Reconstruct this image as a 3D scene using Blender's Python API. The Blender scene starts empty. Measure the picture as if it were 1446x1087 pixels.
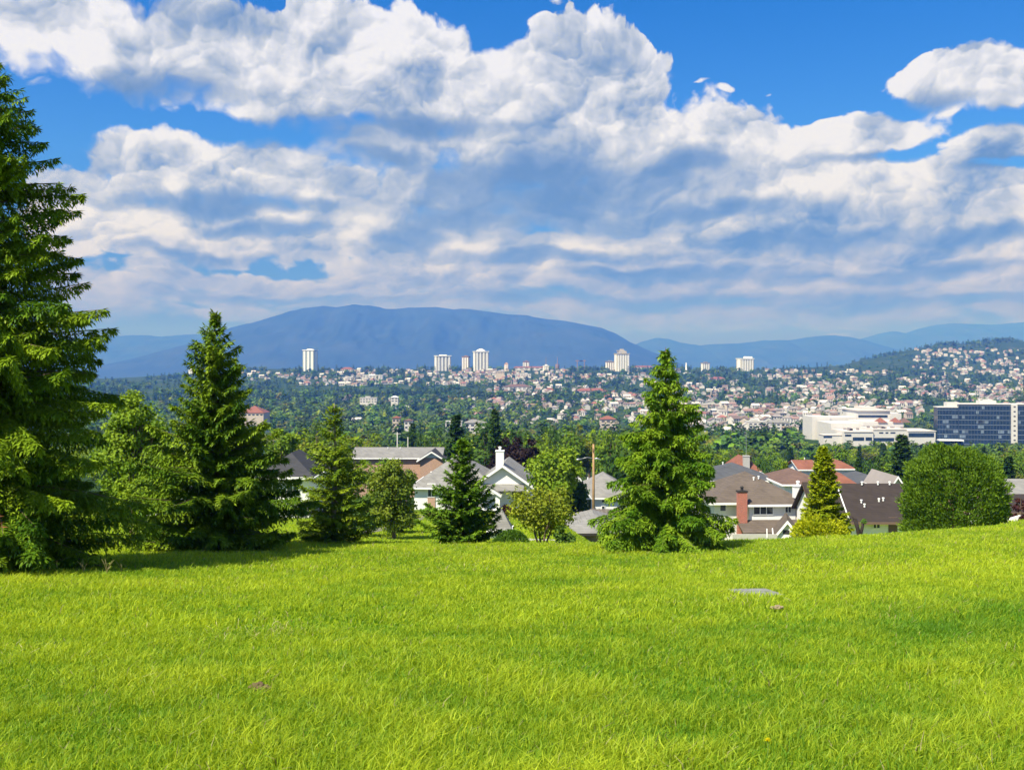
import bpy, bmesh, math, random
import numpy as np
from mathutils import Vector, Matrix, noise as mnoise

# ---------------------------------------------------------------- camera, sky, sun, exposure
SC = bpy.context.scene
COL = SC.collection
F, CX, HY = 1389.0, 723.0, 515.0        # photo pixels: focal length, centre column, horizon row
EYE = 1.7
cam = bpy.data.cameras.new('camera')
cam.sensor_width = 36.0
cam.lens = 36.0 * F / 1446.0
cam.shift_y = -(543.5 - HY) / 1446.0
cam.clip_start = 0.1
cam.clip_end = 120000.0
camo = bpy.data.objects.new('camera', cam)
camo.location = (0, 0, EYE)
camo.rotation_euler = (math.pi / 2, 0, 0)
COL.objects.link(camo)
SC.camera = camo

SUN_EL, SUN_AZ = math.radians(53), math.radians(-138)   # azimuth from +Y towards +X: left and behind the camera
sd = Vector((math.sin(SUN_AZ) * math.cos(SUN_EL), math.cos(SUN_AZ) * math.cos(SUN_EL), math.sin(SUN_EL)))
sun = bpy.data.lights.new('sun', 'SUN')
sun.energy = 5.0
sun.angle = math.radians(0.5)
sun.color = (1.0, 0.955, 0.88)
suno = bpy.data.objects.new('sun', sun)
suno.rotation_euler = sd.to_track_quat('Z', 'Y').to_euler()
suno.location = (0, 0, 60)
COL.objects.link(suno)

SC.view_settings.view_transform = 'Standard'
SC.view_settings.look = 'None'
SC.view_settings.exposure = 0.8
SC.view_settings.gamma = 1.0
SC.render.engine = 'CYCLES'
SC.cycles.use_denoising = True
SC.cycles.max_bounces = 6
SC.cycles.transparent_max_bounces = 8
SC.cycles.volume_bounces = 0

world = bpy.data.worlds.new('World')
SC.world = world
world.use_nodes = True
world.cycles.sampling_method = 'MANUAL'
world.cycles.sample_map_resolution = 512
WN = world.node_tree


class NT:
    """short hand for building node trees"""
    def __init__(self, tree):
        self.t = tree

    def n(self, kind, **kw):
        nd = self.t.nodes.new(kind)
        for k, v in kw.items():
            setattr(nd, k, v)
        return nd

    def put(self, sock, v):
        if isinstance(v, bpy.types.NodeSocket):
            self.t.links.new(v, sock)
        elif v is not None:
            sock.default_value = v

    def m(self, op, a, b=None, c=None, clamp=False):
        nd = self.n('ShaderNodeMath', operation=op, use_clamp=clamp)
        for i, v in enumerate((a, b, c)):
            self.put(nd.inputs[i], v)
        return nd.outputs[0]

    def v(self, op, a, b=None, c=None, out=0):
        nd = self.n('ShaderNodeVectorMath', operation=op)
        for i, x in enumerate((a, b, c)):
            if x is not None:
                self.put(nd.inputs[i], x)
        return nd.outputs[out]

    def scale(self, a, s):
        nd = self.n('ShaderNodeVectorMath', operation='SCALE')
        self.put(nd.inputs[0], a)
        self.put(nd.inputs[3], s)
        return nd.outputs[0]

    def xyz(self, x, y, z=0.0):
        nd = self.n('ShaderNodeCombineXYZ')
        for i, v in enumerate((x, y, z)):
            self.put(nd.inputs[i], v)
        return nd.outputs[0]

    def sep(self, a):
        nd = self.n('ShaderNodeSeparateXYZ')
        self.put(nd.inputs[0], a)
        return nd.outputs

    def noise(self, vec, scale, detail=4.0, rough=0.5, dim='3D', lac=2.0, dist=0.0):
        nd = self.n('ShaderNodeTexNoise', noise_dimensions=dim)
        self.put(nd.inputs['Vector'], vec)
        for k, v in (('Scale', scale), ('Detail', detail), ('Roughness', rough), ('Lacunarity', lac), ('Distortion', dist)):
            self.put(nd.inputs[k], v)
        return nd.outputs

    def voro(self, vec, scale, detail=0.0, rough=0.5, dim='2D', feature='F1', smooth=None, rnd=1.0):
        nd = self.n('ShaderNodeTexVoronoi', voronoi_dimensions=dim, feature=feature)
        self.put(nd.inputs['Vector'], vec)
        nd.inputs['Scale'].default_value = scale
        nd.inputs['Detail'].default_value = detail
        nd.inputs['Roughness'].default_value = rough
        nd.inputs['Randomness'].default_value = rnd
        if smooth is not None:
            nd.inputs['Smoothness'].default_value = smooth
        return nd.outputs

    def rng(self, v, a, b, c=0.0, d=1.0, smooth=False):
        nd = self.n('ShaderNodeMapRange', interpolation_type='SMOOTHSTEP' if smooth else 'LINEAR')
        self.put(nd.inputs['Value'], v)
        for k, x in zip(('From Min', 'From Max', 'To Min', 'To Max'), (a, b, c, d)):
            self.put(nd.inputs[k], x)
        return nd.outputs[0]

    def mix(self, f, a, b, mode='MIX'):
        nd = self.n('ShaderNodeMix', data_type='RGBA', blend_type=mode)
        self.put(nd.inputs[0], f)
        for i, c in ((6, a), (7, b)):
            if isinstance(c, (tuple, list)):
                c = tuple(c) + (1.0,) if len(c) == 3 else tuple(c)
            self.put(nd.inputs[i], c)
        return nd.outputs[2]

    def ramp(self, f, stops, interp='LINEAR'):
        nd = self.n('ShaderNodeValToRGB')
        cr = nd.color_ramp
        cr.interpolation = interp
        while len(cr.elements) < len(stops):
            cr.elements.new(0.5)
        for e, (p, c) in zip(cr.elements, stops):
            e.position = p
            e.color = tuple(c) + (1.0,) if len(c) == 3 else c
        self.put(nd.inputs[0], f)
        return nd.outputs[0]


def az_el(px, py):
    dx, dz = (px - CX) / F, (HY - py) / F
    return math.atan(dx), math.atan(dz / math.hypot(1, dx))


def build_sky():
    WN.nodes.clear()
    N = NT(WN)
    out = N.n('ShaderNodeOutputWorld')
    sky = N.n('ShaderNodeTexSky', sky_type='NISHITA', sun_disc=False, sun_elevation=SUN_EL, sun_rotation=SUN_AZ,
              altitude=200.0, air_density=1.0, dust_density=0.35, ozone_density=2.5)
    d = N.sep(N.n('ShaderNodeTexCoord').outputs['Generated'])
    az = N.m('ARCTAN2', d[0], d[1])
    el = N.m('ARCSINE', d[2])
    tint = N.mix(N.rng(el, 0.0, 0.20, 0.0, 1.0), SKY_LOW, SKY_MID)
    tint = N.mix(N.rng(el, 0.20, 0.36, 0.0, 1.0), tint, SKY_TINT)
    skyc = N.mix(1.0, sky.outputs[0], tint, 'MULTIPLY')
    bg_sky = N.n('ShaderNodeBackground')
    N.put(bg_sky.inputs[0], skyc)
    bg_sky.inputs[1].default_value = SKY_STRENGTH
    p = N.xyz(az, el)
    # cloud coordinates: lower clouds are farther away, so they are smaller and flatter
    elc = N.m('MAXIMUM', el, 0.0)
    ev = N.m('SUBTRACT', elc, N.m('MULTIPLY', N.m('EXPONENT', N.m('MULTIPLY', elc, -15.0)), 0.20))
    q = N.xyz(az, ev, 0.37)
    warp = N.v('SUBTRACT', N.noise(q, 6.5, 4.0, 0.55, '2D')[1], (0.5, 0.5, 0.5))
    pw = N.v('ADD', p, N.v('MULTIPLY', warp, (0.085, 0.05, 0.0)))

    def union(pt, ells, k):
        acc = None
        for cx, cy, rx, ry in ells:
            a, e = az_el(cx, cy)
            sx, sy = F / rx * (math.cos(a) ** -2 if False else 1.0), F / ry
            l = N.v('LENGTH', N.v('MULTIPLY_ADD', pt, (sx, sy, 0.0), (-a * sx, -e * sy, 0.0)), out=1)
            acc = l if acc is None else N.m('SMOOTH_MIN', acc, l, k)
        return acc

    B = N.m('SUBTRACT', 1.0, union(pw, CLOUDS, 0.25))
    B = N.m('MAXIMUM', B, N.m('MULTIPLY', N.m('SUBTRACT', 0.22, union(pw, WISPS, 0.1)), 0.30))
    # clouds for the rest of the sky, which the photograph does not show
    far = N.rng(N.m('ABSOLUTE', az), 0.56, 0.75, 0.0, 1.0, True)
    high = N.rng(el, 0.42, 0.55, 0.0, 1.0, True)
    side = N.m('MAXIMUM', far, high)
    gen = N.m('MULTIPLY', N.m('SUBTRACT', N.noise(q, 2.2, 2.0, 0.5, '2D')[0], 0.54), 5.0)
    gen = N.m('MINIMUM', gen, 0.6)
    B = N.m('ADD', N.m('MULTIPLY', B, N.m('SUBTRACT', 1.0, side)), N.m('MULTIPLY', gen, side))
    B = N.m('MINIMUM', B, 0.75)

    qd = N.v('ADD', q, N.v('MULTIPLY', warp, (0.06, 0.06, 0.0)))
    fine = N.v('SUBTRACT', N.noise(qd, 30.0, 3.0, 0.6, '2D')[1], (0.5, 0.5, 0.5))
    qb = N.v('ADD', qd, N.scale(fine, 0.022))

    def puffs(scale):                                    # round billows, each lit on the side of the sun
        vo = N.voro(qb, scale, 0.0, 0.5, '2D', 'SMOOTH_F1', 0.25)
        rel = N.v('SUBTRACT', qb, vo[2])
        up = N.v('DOT_PRODUCT', rel, (-0.50 * scale, 0.87 * scale, 0.0), out=1)
        return vo[0], up

    d0, u0 = puffs(6.5)
    d1, u1 = puffs(13.0)
    d2, u2 = puffs(29.0)
    d3, u3 = puffs(66.0)

    def fbm(qq):
        return N.noise(qq, 11.0, 9.0, 0.58, '2D')[0]

    f1 = fbm(qd)
    f2 = fbm(N.v('ADD', qd, (-0.012, 0.026, 0.0)))
    det = N.m('MULTIPLY', N.m('SUBTRACT', f1, 0.5), 2.2)
    for dd, k in ((d0, 0.20), (d1, 0.34), (d2, 0.36), (d3, 0.30)):
        det = N.m('ADD', det, N.m('MULTIPLY', N.m('SUBTRACT', 0.45, dd), k))
    low = N.rng(el, 0.03, 0.14, 0.35, 1.0, True)      # less relief in the far clouds
    D = N.m('ADD', B, N.m('MULTIPLY', det, N.rng(el, 0.03, 0.14, 0.75, 0.46)))
    sh = N.m('SUBTRACT', 1.0, union(pw, SHADES, 0.35))
    sh = N.m('ADD', sh, N.m('MULTIPLY', det, -0.42))
    under = N.m('MULTIPLY', N.rng(sh, -0.75, 0.75, 0.0, 1.0, True), N.rng(el, 0.05, 0.17, 0.50, 1.0, True))
    soft = N.noise(q, 4.0, 2.0, 0.5, '2D')[0]
    wide = N.m('ADD', N.rng(soft, 0.35, 0.7, 0.06, 0.24), N.m('ADD', N.m('MULTIPLY', under, 0.35), N.rng(el, 0.03, 0.12, 0.55, 0.0, True)))
    alpha = N.rng(D, 0.0, wide, 0.0, 1.0, True)
    relief = N.m('MULTIPLY', N.m('SUBTRACT', f1, f2), 2.1)
    for uu, k in ((u0, 0.26), (u1, 0.30), (u2, 0.22), (u3, 0.13)):
        relief = N.m('ADD', relief, N.m('MULTIPLY', uu, k))
    relief = N.m('MULTIPLY', relief, N.m('MULTIPLY', low, N.m('SUBTRACT', 1.0, N.m('MULTIPLY', under, 0.75))))
    thick = N.rng(D, 0.05, 0.9, 0.0, 1.0)
    lit = N.m('SUBTRACT', N.m('ADD', LIT0, relief), N.m('MULTIPLY', under, 0.66))
    lit = N.m('SUBTRACT', lit, N.m('MULTIPLY', thick, 0.26))
    lit = N.m('ADD', lit, N.m('MULTIPLY', N.m('SUBTRACT', N.noise(q, 3.6, 2.0, 0.5, '2D')[0], 0.5), 0.55))
    lit = N.m('SUBTRACT', lit, N.rng(el, 0.02, 0.16, 0.08, 0.0, True))
    cc = N.ramp(lit, [(0.0, (0.140, 0.250, 0.430)), (0.25, (0.265, 0.370, 0.54)), (0.5, (0.47, 0.54, 0.65)),
                      (0.75, (0.69, 0.735, 0.85)), (1.0, (0.93, 0.945, 1.06))])
    cc = N.mix(1.0, cc, N.mix(N.rng(el, 0.01, 0.15, 0.0, 1.0, True), (0.46, 0.50, 0.66), (1.0, 1.0, 1.0)), 'MULTIPLY')
    bg_c = N.n('ShaderNodeBackground')
    N.put(bg_c.inputs[0], cc)
    bg_c.inputs[1].default_value = 0.575
    alpha = N.m('MULTIPLY', alpha, N.rng(el, 0.0, 0.05, 0.35, 0.95, True))
    mx = N.n('ShaderNodeMixShader')
    N.put(mx.inputs[0], alpha)
    N.put(mx.inputs[1], bg_sky.outputs[0])
    N.put(mx.inputs[2], bg_c.outputs[0])
    N.put(out.inputs[0], mx.outputs[0])


SKY_LOW = (0.22, 0.17, 0.50)
SKY_MID = (0.26, 0.70, 1.42)
SKY_TINT = (0.085, 0.62, 1.36)
LIT0 = 0.88
SKY_STRENGTH = 0.07
# cloud masses and their shaded undersides: centre column, row and half sizes in photo pixels, turned into sky directions
CLOUDS = [
    (100, 40, 115, 60), (190, 85, 130, 55), (285, 75, 130, 75), (400, 95, 120, 80), (490, 95, 130, 105), (590, 130, 130, 110),
    (690, 150, 120, 95), (800, 130, 110, 105), (880, 130, 85, 95), (760, 210, 210, 90), (930, 215, 150, 85), (560, 200, 120, 60),
    (1040, 225, 130, 78), (1160, 265, 130, 70), (1250, 198, 80, 36), (1310, 290, 160, 55), (1400, 310, 130, 66), (1180, 200, 60, 30),
    (640, 270, 150, 60), (820, 290, 200, 60), (1000, 300, 200, 60), (1220, 320, 200, 50), (660, 320, 120, 50),
    (205, 245, 85, 55), (120, 275, 85, 40), (320, 265, 120, 52), (400, 245, 80, 42), (470, 280, 80, 42), (540, 300, 70, 26),
    (290, 310, 220, 45), (200, 340, 130, 34), (320, 355, 90, 18), (440, 350, 90, 30), (600, 340, 80, 32), (100, 330, 60, 20), (545, 340, 70, 36),
    (250, 390, 100, 18), (430, 400, 190, 18), (160, 430, 90, 24), (320, 440, 110, 15),
    (1375, 108, 90, 42), (1440, 112, 50, 40), (1425, 212, 50, 30), 
    (820, 350, 260, 34), (1120, 350, 260, 50), (1350, 370, 190, 50), (720, 390, 230, 26), (980, 400, 280, 36), (1250, 415, 260, 34),
    (640, 425, 260, 24), (900, 440, 300, 26), (1160, 445, 260, 24), (1400, 440, 170, 22), (820, 372, 330, 30), (1180, 378, 330, 34), (560, 392, 160, 24), (250, 412, 170, 22), (1185, 468, 30, 8),
]
WISPS = [(1004, 113, 22, 6), (1045, 121, 26, 7), (1110, 132, 22, 12), (737, 48, 22, 14), (1322, 6, 45, 22), (955, 108, 20, 14), (560, 165, 60, 18)]
SHADES = [
    (220, 128, 150, 24), (430, 190, 110, 28), (520, 225, 80, 20), (770, 262, 240, 44), (740, 305, 250, 30), (950, 240, 80, 22),
    (590, 340, 60, 26), (330, 292, 170, 11), (400, 325, 120, 10), (260, 362, 110, 9), (1010, 300, 120, 14), (1140, 340, 160, 12),
    (1380, 335, 90, 12), (760, 362, 220, 10), (1290, 385, 180, 10), (940, 385, 140, 9), (900, 425, 300, 10), (1330, 430, 160, 8),
    (1340, 150, 60, 12), (1420, 170, 40, 14), (1250, 232, 60, 8), (1420, 240, 40, 7), (420, 418, 200, 8), (660, 250, 120, 30), (580, 180, 140, 14),
]
HAZE_COLOR, HAZE_CLEAR, HAZE_DENSITY, HAZE_G = (0.047, 0.175, 0.85), (1.0, 0.85, 0.0), 1.7e-4, 0.0
build_sky()
# ---------------------------------------------------------------- helpers
PI = math.pi


def X(px, y):
    return (px - CX) / F * y


def Z(py, y):
    return EYE - (py - HY) / F * y


def tag(o, label=None, cat=None, group=None, kind=None):
    for k, v in (('label', label), ('category', cat), ('group', group), ('kind', kind)):
        if v:
            o[k] = v
    return o


def link(o, parent=None):
    COL.objects.link(o)
    if parent is not None:
        o.parent = parent
    return o


def thing(name, label, cat, loc, rz=0.0, group=None):
    o = bpy.data.objects.new(name, None)
    o.empty_display_size = 0.3
    o.location = loc
    o.rotation_euler = (0, 0, rz)
    link(o)
    return tag(o, label, cat, group)


class MB:
    """collects polygons with material slots, then links them as one mesh object"""
    def __init__(self):
        self.v, self.f, self.k = [], [], []

    def poly(self, pts, k=0):
        b = len(self.v)
        self.v += [tuple(p) for p in pts]
        self.f.append(tuple(range(b, b + len(pts))))
        self.k.append(k)
        return self

    def box(self, x0, x1, y0, y1, z0, z1, k=0):
        b = len(self.v)
        self.v += [(x, y, z) for z in (z0, z1) for y in (y0, y1) for x in (x0, x1)]
        for f in ((0, 2, 3, 1), (4, 5, 7, 6), (0, 1, 5, 4), (1, 3, 7, 5), (3, 2, 6, 7), (2, 0, 4, 6)):
            self.f.append(tuple(b + i for i in f))
            self.k.append(k)
        return self

    def prism(self, pts, z0, z1, k=0):
        n, b = len(pts), len(self.v)
        self.v += [(x, y, z0) for x, y in pts] + [(x, y, z1) for x, y in pts]
        self.f += [tuple(b + i for i in range(n - 1, -1, -1)), tuple(b + n + i for i in range(n))]
        self.f += [(b + i, b + (i + 1) % n, b + n + (i + 1) % n, b + n + i) for i in range(n)]
        self.k += [k] * (n + 2)
        return self

    def tube(self, pts, rads, seg=8, k=0, cap=True):
        pts = [Vector(p) for p in pts]
        b = len(self.v)
        ref = Vector((0.31, 0.95, 0.02))
        for i, p in enumerate(pts):
            t = (pts[min(i + 1, len(pts) - 1)] - pts[max(i - 1, 0)]).normalized()
            a = t.cross(ref)
            if a.length < 0.05:
                a = t.cross(Vector((1, 0, 0)))
            a.normalize()
            c = t.cross(a)
            for j in range(seg):
                w = 2 * PI * j / seg
                self.v.append(tuple(p + (a * math.cos(w) + c * math.sin(w)) * rads[i]))
        for i in range(len(pts) - 1):
            for j in range(seg):
                q = b + i * seg
                self.f.append((q + j, q + (j + 1) % seg, q + seg + (j + 1) % seg, q + seg + j))
                self.k.append(k)
        if cap:
            self.f += [tuple(b + j for j in range(seg)), tuple(b + (len(pts) - 1) * seg + j for j in range(seg))]
            self.k += [k, k]
        return self

    def shell(self, pts, th, k=0):
        """a flat polygon given thickness downwards"""
        n = len(pts)
        low = [(p[0], p[1], p[2] - th) for p in pts]
        self.poly(pts, k)
        self.poly(low[::-1], k)
        for i in range(n):
            j = (i + 1) % n
            self.poly((pts[i], low[i], low[j], pts[j]), k)
        return self

    def mesh(self, name, mats, smooth=False):
        me = bpy.data.meshes.new(name)
        me.from_pydata(self.v, [], self.f)
        for m in (mats if isinstance(mats, (list, tuple)) else [mats]):
            me.materials.append(m)
        if any(self.k):
            me.polygons.foreach_set('material_index', self.k)
        if smooth:
            me.polygons.foreach_set('use_smooth', [True] * len(me.polygons))
        bm = bmesh.new()
        bm.from_mesh(me)
        bmesh.ops.recalc_face_normals(bm, faces=bm.faces)
        bm.to_mesh(me)
        bm.free()
        return me

    def build(self, name, mats, parent=None, smooth=False):
        return link(bpy.data.objects.new(name, self.mesh(name, mats, smooth)), parent)


def raw_mesh(name, V, nper, mats, cols=None, mat_idx=None):
    """V: (faces, nper, 3) array of loose faces; cols: (faces, 3) stored as a face colour"""
    V = np.asarray(V, dtype=np.float32)
    nf = V.shape[0]
    me = bpy.data.meshes.new(name)
    me.vertices.add(nf * nper)
    me.vertices.foreach_set('co', V.ravel())
    me.loops.add(nf * nper)
    me.loops.foreach_set('vertex_index', np.arange(nf * nper, dtype=np.int32))
    me.polygons.add(nf)
    me.polygons.foreach_set('loop_start', np.arange(0, nf * nper, nper, dtype=np.int32))
    if mat_idx is not None:
        me.polygons.foreach_set('material_index', np.asarray(mat_idx, dtype=np.int32))
    for m in (mats if isinstance(mats, (list, tuple)) else [mats]):
        me.materials.append(m)
    me.update(calc_edges=True)
    if cols is not None:
        at = me.attributes.new('tone', 'FLOAT_COLOR', 'FACE')
        c4 = np.ones((nf, 4), dtype=np.float32)
        c4[:, :3] = cols
        at.data.foreach_set('color', c4.ravel())
    return me


# ---------------------------------------------------------------- materials
def new_mat(name):
    m = bpy.data.materials.new(name)
    m.use_nodes = True
    m.node_tree.nodes.clear()
    N = NT(m.node_tree)
    return m, N, N.n('ShaderNodeOutputMaterial')


def plain(name, col, rough=0.7, var=0.12, scale=3.0, spec=0.3, metal=0.0, streak=None, bump=0.0):
    """a painted, rendered or roofed surface with uneven tone and some weather stains"""
    m, N, out = new_mat(name)
    b = N.n('ShaderNodeBsdfPrincipled')
    pos = N.n('ShaderNodeTexCoord').outputs['Object']
    vec = pos if streak is None else N.v('MULTIPLY', pos, streak)
    n1 = N.noise(vec, scale, 5.0, 0.6)[0]
    n2 = N.noise(pos, scale * 0.23, 3.0, 0.5)[0]
    f = N.m('ADD', N.m('MULTIPLY', N.m('SUBTRACT', n1, 0.5), 2.0 * var), N.m('MULTIPLY', N.m('SUBTRACT', n2, 0.5), 1.6 * var))
    c = N.mix(1.0, col, N.xyz(*[N.m('ADD', f, 1.0)] * 3), 'MULTIPLY')
    N.put(b.inputs['Base Color'], c)
    b.inputs['Roughness'].default_value = rough
    b.inputs['Specular IOR Level'].default_value = spec
    b.inputs['Metallic'].default_value = metal
    if bump:
        bp = N.n('ShaderNodeBump')
        bp.inputs['Strength'].default_value = bump
        N.put(bp.inputs['Height'], n1)
        N.put(b.inputs['Normal'], bp.outputs[0])
    N.put(out.inputs[0], b.outputs[0])
    return m


def shingle(name, col, var=0.22):
    """roofing laid in courses: rows of strips of uneven tone"""
    m, N, out = new_mat(name)
    b = N.n('ShaderNodeBsdfPrincipled')
    pos = N.n('ShaderNodeTexCoord').outputs['Object']
    s = N.sep(pos)
    row = N.m('FLOOR', N.m('MULTIPLY', s[2], 7.0))
    along = N.m('FLOOR', N.m('MULTIPLY', N.m('ADD', N.m('ADD', s[0], s[1]), N.m('MULTIPLY', row, 0.37)), 2.6))
    wn = N.n('ShaderNodeTexWhiteNoise', noise_dimensions='2D')
    N.put(wn.inputs['Vector'], N.xyz(row, along))
    big = N.noise(pos, 0.55, 4.0, 0.6)[0]
    f = N.m('ADD', N.m('MULTIPLY', N.m('SUBTRACT', wn.outputs[0], 0.5), var), N.m('MULTIPLY', N.m('SUBTRACT', big, 0.5), var * 2.6))
    edge = N.m('FRACT', N.m('MULTIPLY', s[2], 7.0))
    f = N.m('SUBTRACT', f, N.m('MULTIPLY', N.m('LESS_THAN', edge, 0.16), 0.18))
    N.put(b.inputs['Base Color'], N.mix(1.0, col, N.xyz(*[N.m('ADD', f, 1.0)] * 3), 'MULTIPLY'))
    b.inputs['Roughness'].default_value = 0.85
    b.inputs['Specular IOR Level'].default_value = 0.25
    N.put(out.inputs[0], b.outputs[0])
    return m


def brick(name, col, mortar=(0.45, 0.42, 0.38), scale=4.0):
    m, N, out = new_mat(name)
    b = N.n('ShaderNodeBsdfPrincipled')
    pos = N.n('ShaderNodeTexCoord').outputs['Object']
    s = N.sep(pos)
    t = N.n('ShaderNodeTexBrick')
    N.put(t.inputs['Vector'], N.xyz(N.m('ADD', s[0], s[1]), s[2]))
    t.inputs['Scale'].default_value = scale
    t.inputs['Color1'].default_value = tuple(col) + (1,)
    t.inputs['Color2'].default_value = tuple(c * 0.7 for c in col) + (1,)
    t.inputs['Mortar'].default_value = tuple(mortar) + (1,)
    t.inputs['Mortar Size'].default_value = 0.015
    N.put(b.inputs['Base Color'], t.outputs[0])
    b.inputs['Roughness'].default_value = 0.9
    N.put(out.inputs[0], b.outputs[0])
    return m


def siding(name, col):
    """painted boards: thin lines where the courses overlap"""
    m, N, out = new_mat(name)
    b = N.n('ShaderNodeBsdfPrincipled')
    pos = N.n('ShaderNodeTexCoord').outputs['Object']
    s = N.sep(pos)
    e = N.m('LESS_THAN', N.m('FRACT', N.m('MULTIPLY', s[2], 5.5)), 0.14)
    n1 = N.noise(N.v('MULTIPLY', pos, (1.0, 1.0, 0.35)), 1.4, 5.0, 0.6)[0]
    f = N.m('SUBTRACT', N.rng(n1, 0.25, 0.75, 0.90, 1.04), N.m('MULTIPLY', e, 0.14))
    N.put(b.inputs['Base Color'], N.mix(1.0, col, N.xyz(f, f, f), 'MULTIPLY'))
    b.inputs['Roughness'].default_value = 0.55
    N.put(out.inputs[0], b.outputs[0])
    return m


def glass(name, col=(0.03, 0.04, 0.05)):
    m, N, out = new_mat(name)
    b = N.n('ShaderNodeBsdfPrincipled')
    pos = N.n('ShaderNodeTexCoord').outputs['Object']
    n1 = N.noise(pos, 0.9, 2.0, 0.5)[0]
    N.put(b.inputs['Base Color'], N.mix(1.0, col, N.xyz(*[N.rng(n1, 0.3, 0.7, 0.6, 1.5)] * 3), 'MULTIPLY'))
    b.inputs['Roughness'].default_value = 0.08
    b.inputs['Specular IOR Level'].default_value = 0.6
    N.put(out.inputs[0], b.outputs[0])
    return m


def leafy(name, trans=0.3, rnd=0.0, rough=0.55, gloss=0.06):
    """leaves and needles: the tone comes with each leaf; light passes through them"""
    m, N, out = new_mat(name)
    c = N.n('ShaderNodeAttribute', attribute_name='tone').outputs[0]
    if rnd:
        r = N.n('ShaderNodeObjectInfo').outputs['Random']
        c = N.mix(1.0, c, N.ramp(r, [(0.0, (1 - rnd * 0.8, 1 - rnd, 1 - rnd * 0.4)), (0.5, (1, 1, 1)), (1.0, (1 + rnd * 1.1, 1 + rnd * 0.7, 1 - rnd * 0.2))]), 'MULTIPLY')
    d = N.n('ShaderNodeBsdfDiffuse')
    N.put(d.inputs[0], c)
    t = N.n('ShaderNodeBsdfTranslucent')
    N.put(t.inputs[0], N.mix(1.0, c, (1.25, 1.15, 0.55), 'MULTIPLY'))
    mx = N.n('ShaderNodeMixShader')
    mx.inputs[0].default_value = trans
    N.put(mx.inputs[1], d.outputs[0])
    N.put(mx.inputs[2], t.outputs[0])
    sh = mx.outputs[0]
    if gloss:
        g = N.n('ShaderNodeBsdfGlossy')
        g.inputs['Roughness'].default_value = rough
        g.inputs[0].default_value = (0.8, 0.85, 0.8, 1)
        m2 = N.n('ShaderNodeMixShader')
        m2.inputs[0].default_value = gloss
        N.put(m2.inputs[1], sh)
        N.put(m2.inputs[2], g.outputs[0])
        sh = m2.outputs[0]
    N.put(out.inputs[0], sh)
    return m


def bark(name, col):
    return plain(name, col, 0.95, 0.45, 9.0, 0.1, streak=(1, 1, 0.25))


M = {
    'needle': leafy('needles', 0.14, 0.0, 0.5, 0.01),
    'leaf': leafy('leaves', 0.30, 0.0, 0.65, 0.012),
    'wood_leaf': leafy('valley_leaves', 0.25, 0.22, 0.6, 0.0),
    'grass': leafy("grass_blades", 0.48, 0.0, 0.5, 0.012),
    'bark': bark('bark', (0.13, 0.095, 0.065)),
    'bark_pale': bark('pale_bark', (0.24, 0.20, 0.16)),
    'pole': bark('weathered_wood', (0.36, 0.23, 0.12)),
    'white': siding('white_siding', (0.80, 0.80, 0.79)),
    'stucco': plain('white_stucco', (0.80, 0.79, 0.77), 0.8, 0.06, 2.0),
    'trim': plain('white_trim', (0.82, 0.82, 0.81), 0.5, 0.05, 3.0),
    'cream': plain('cream_render', (0.62, 0.53, 0.40), 0.8, 0.08, 2.0),
    'grey_roof': shingle('grey_shingles', (0.21, 0.205, 0.195)),
    'dark_roof': shingle('charcoal_shingles', (0.045, 0.046, 0.052)),
    'slate_roof': shingle('slate_shingles', (0.075, 0.08, 0.09)),
    'brown_roof': shingle('brown_shingles', (0.115, 0.092, 0.075)),
    'black_roof': shingle('black_brown_shingles', (0.040, 0.031, 0.027)),
    'red_roof': shingle('red_tiles', (0.22, 0.088, 0.058)),
    'russet_roof': shingle('russet_shingles', (0.135, 0.085, 0.068)),
    'brick_red': brick('red_brick', (0.40, 0.095, 0.055)),
    'brick_tan': brick('tan_brick', (0.46, 0.27, 0.18)),
    'glass': glass('window_glass'),
    'blue_glass': glass('blue_office_glass', (0.020, 0.037, 0.064)),
    'dark': plain('dark_opening', (0.03, 0.028, 0.026), 0.9, 0.2),
    'brown_door': plain('brown_door_paint', (0.15, 0.10, 0.075), 0.6, 0.1),
    'grey_door': plain('grey_blue_paint', (0.45, 0.53, 0.58), 0.6, 0.06),
    'asphalt': plain('asphalt', (0.17, 0.155, 0.145), 0.95, 0.15, 6.0),
    'concrete': plain('concrete', (0.42, 0.41, 0.39), 0.9, 0.12, 3.0),
    'stone': plain('granite', (0.21, 0.215, 0.20), 0.9, 0.45, 14.0, bump=0.3),
    'metal': plain('galvanised_metal', (0.45, 0.46, 0.47), 0.4, 0.08, metal=0.6),
    'city_white': plain('city_white_walls', (0.56, 0.54, 0.52), 0.8, 0.08, 0.5),
    'city_cream': plain('city_cream_walls', (0.49, 0.42, 0.35), 0.8, 0.08, 0.5),
    'city_pink': plain('city_pink_tiles', (0.25, 0.165, 0.145), 0.9, 0.15, 0.5),
    'city_red': plain('city_red_tiles', (0.28, 0.12, 0.09), 0.9, 0.15, 0.5),
    'city_grey': plain('city_grey_roofing', (0.25, 0.225, 0.215), 0.9, 0.15, 0.5),
    'city_brown': plain('city_brown_roofing', (0.17, 0.125, 0.105), 0.9, 0.15, 0.5),
    'city_pale': plain('city_pale_roofing', (0.55, 0.50, 0.47), 0.9, 0.10, 0.5),
    'fence_wood': plain('weathered_boards', (0.22, 0.18, 0.17), 0.9, 0.3, 4.0, streak=(1, 1, 0.2)),
}


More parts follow.
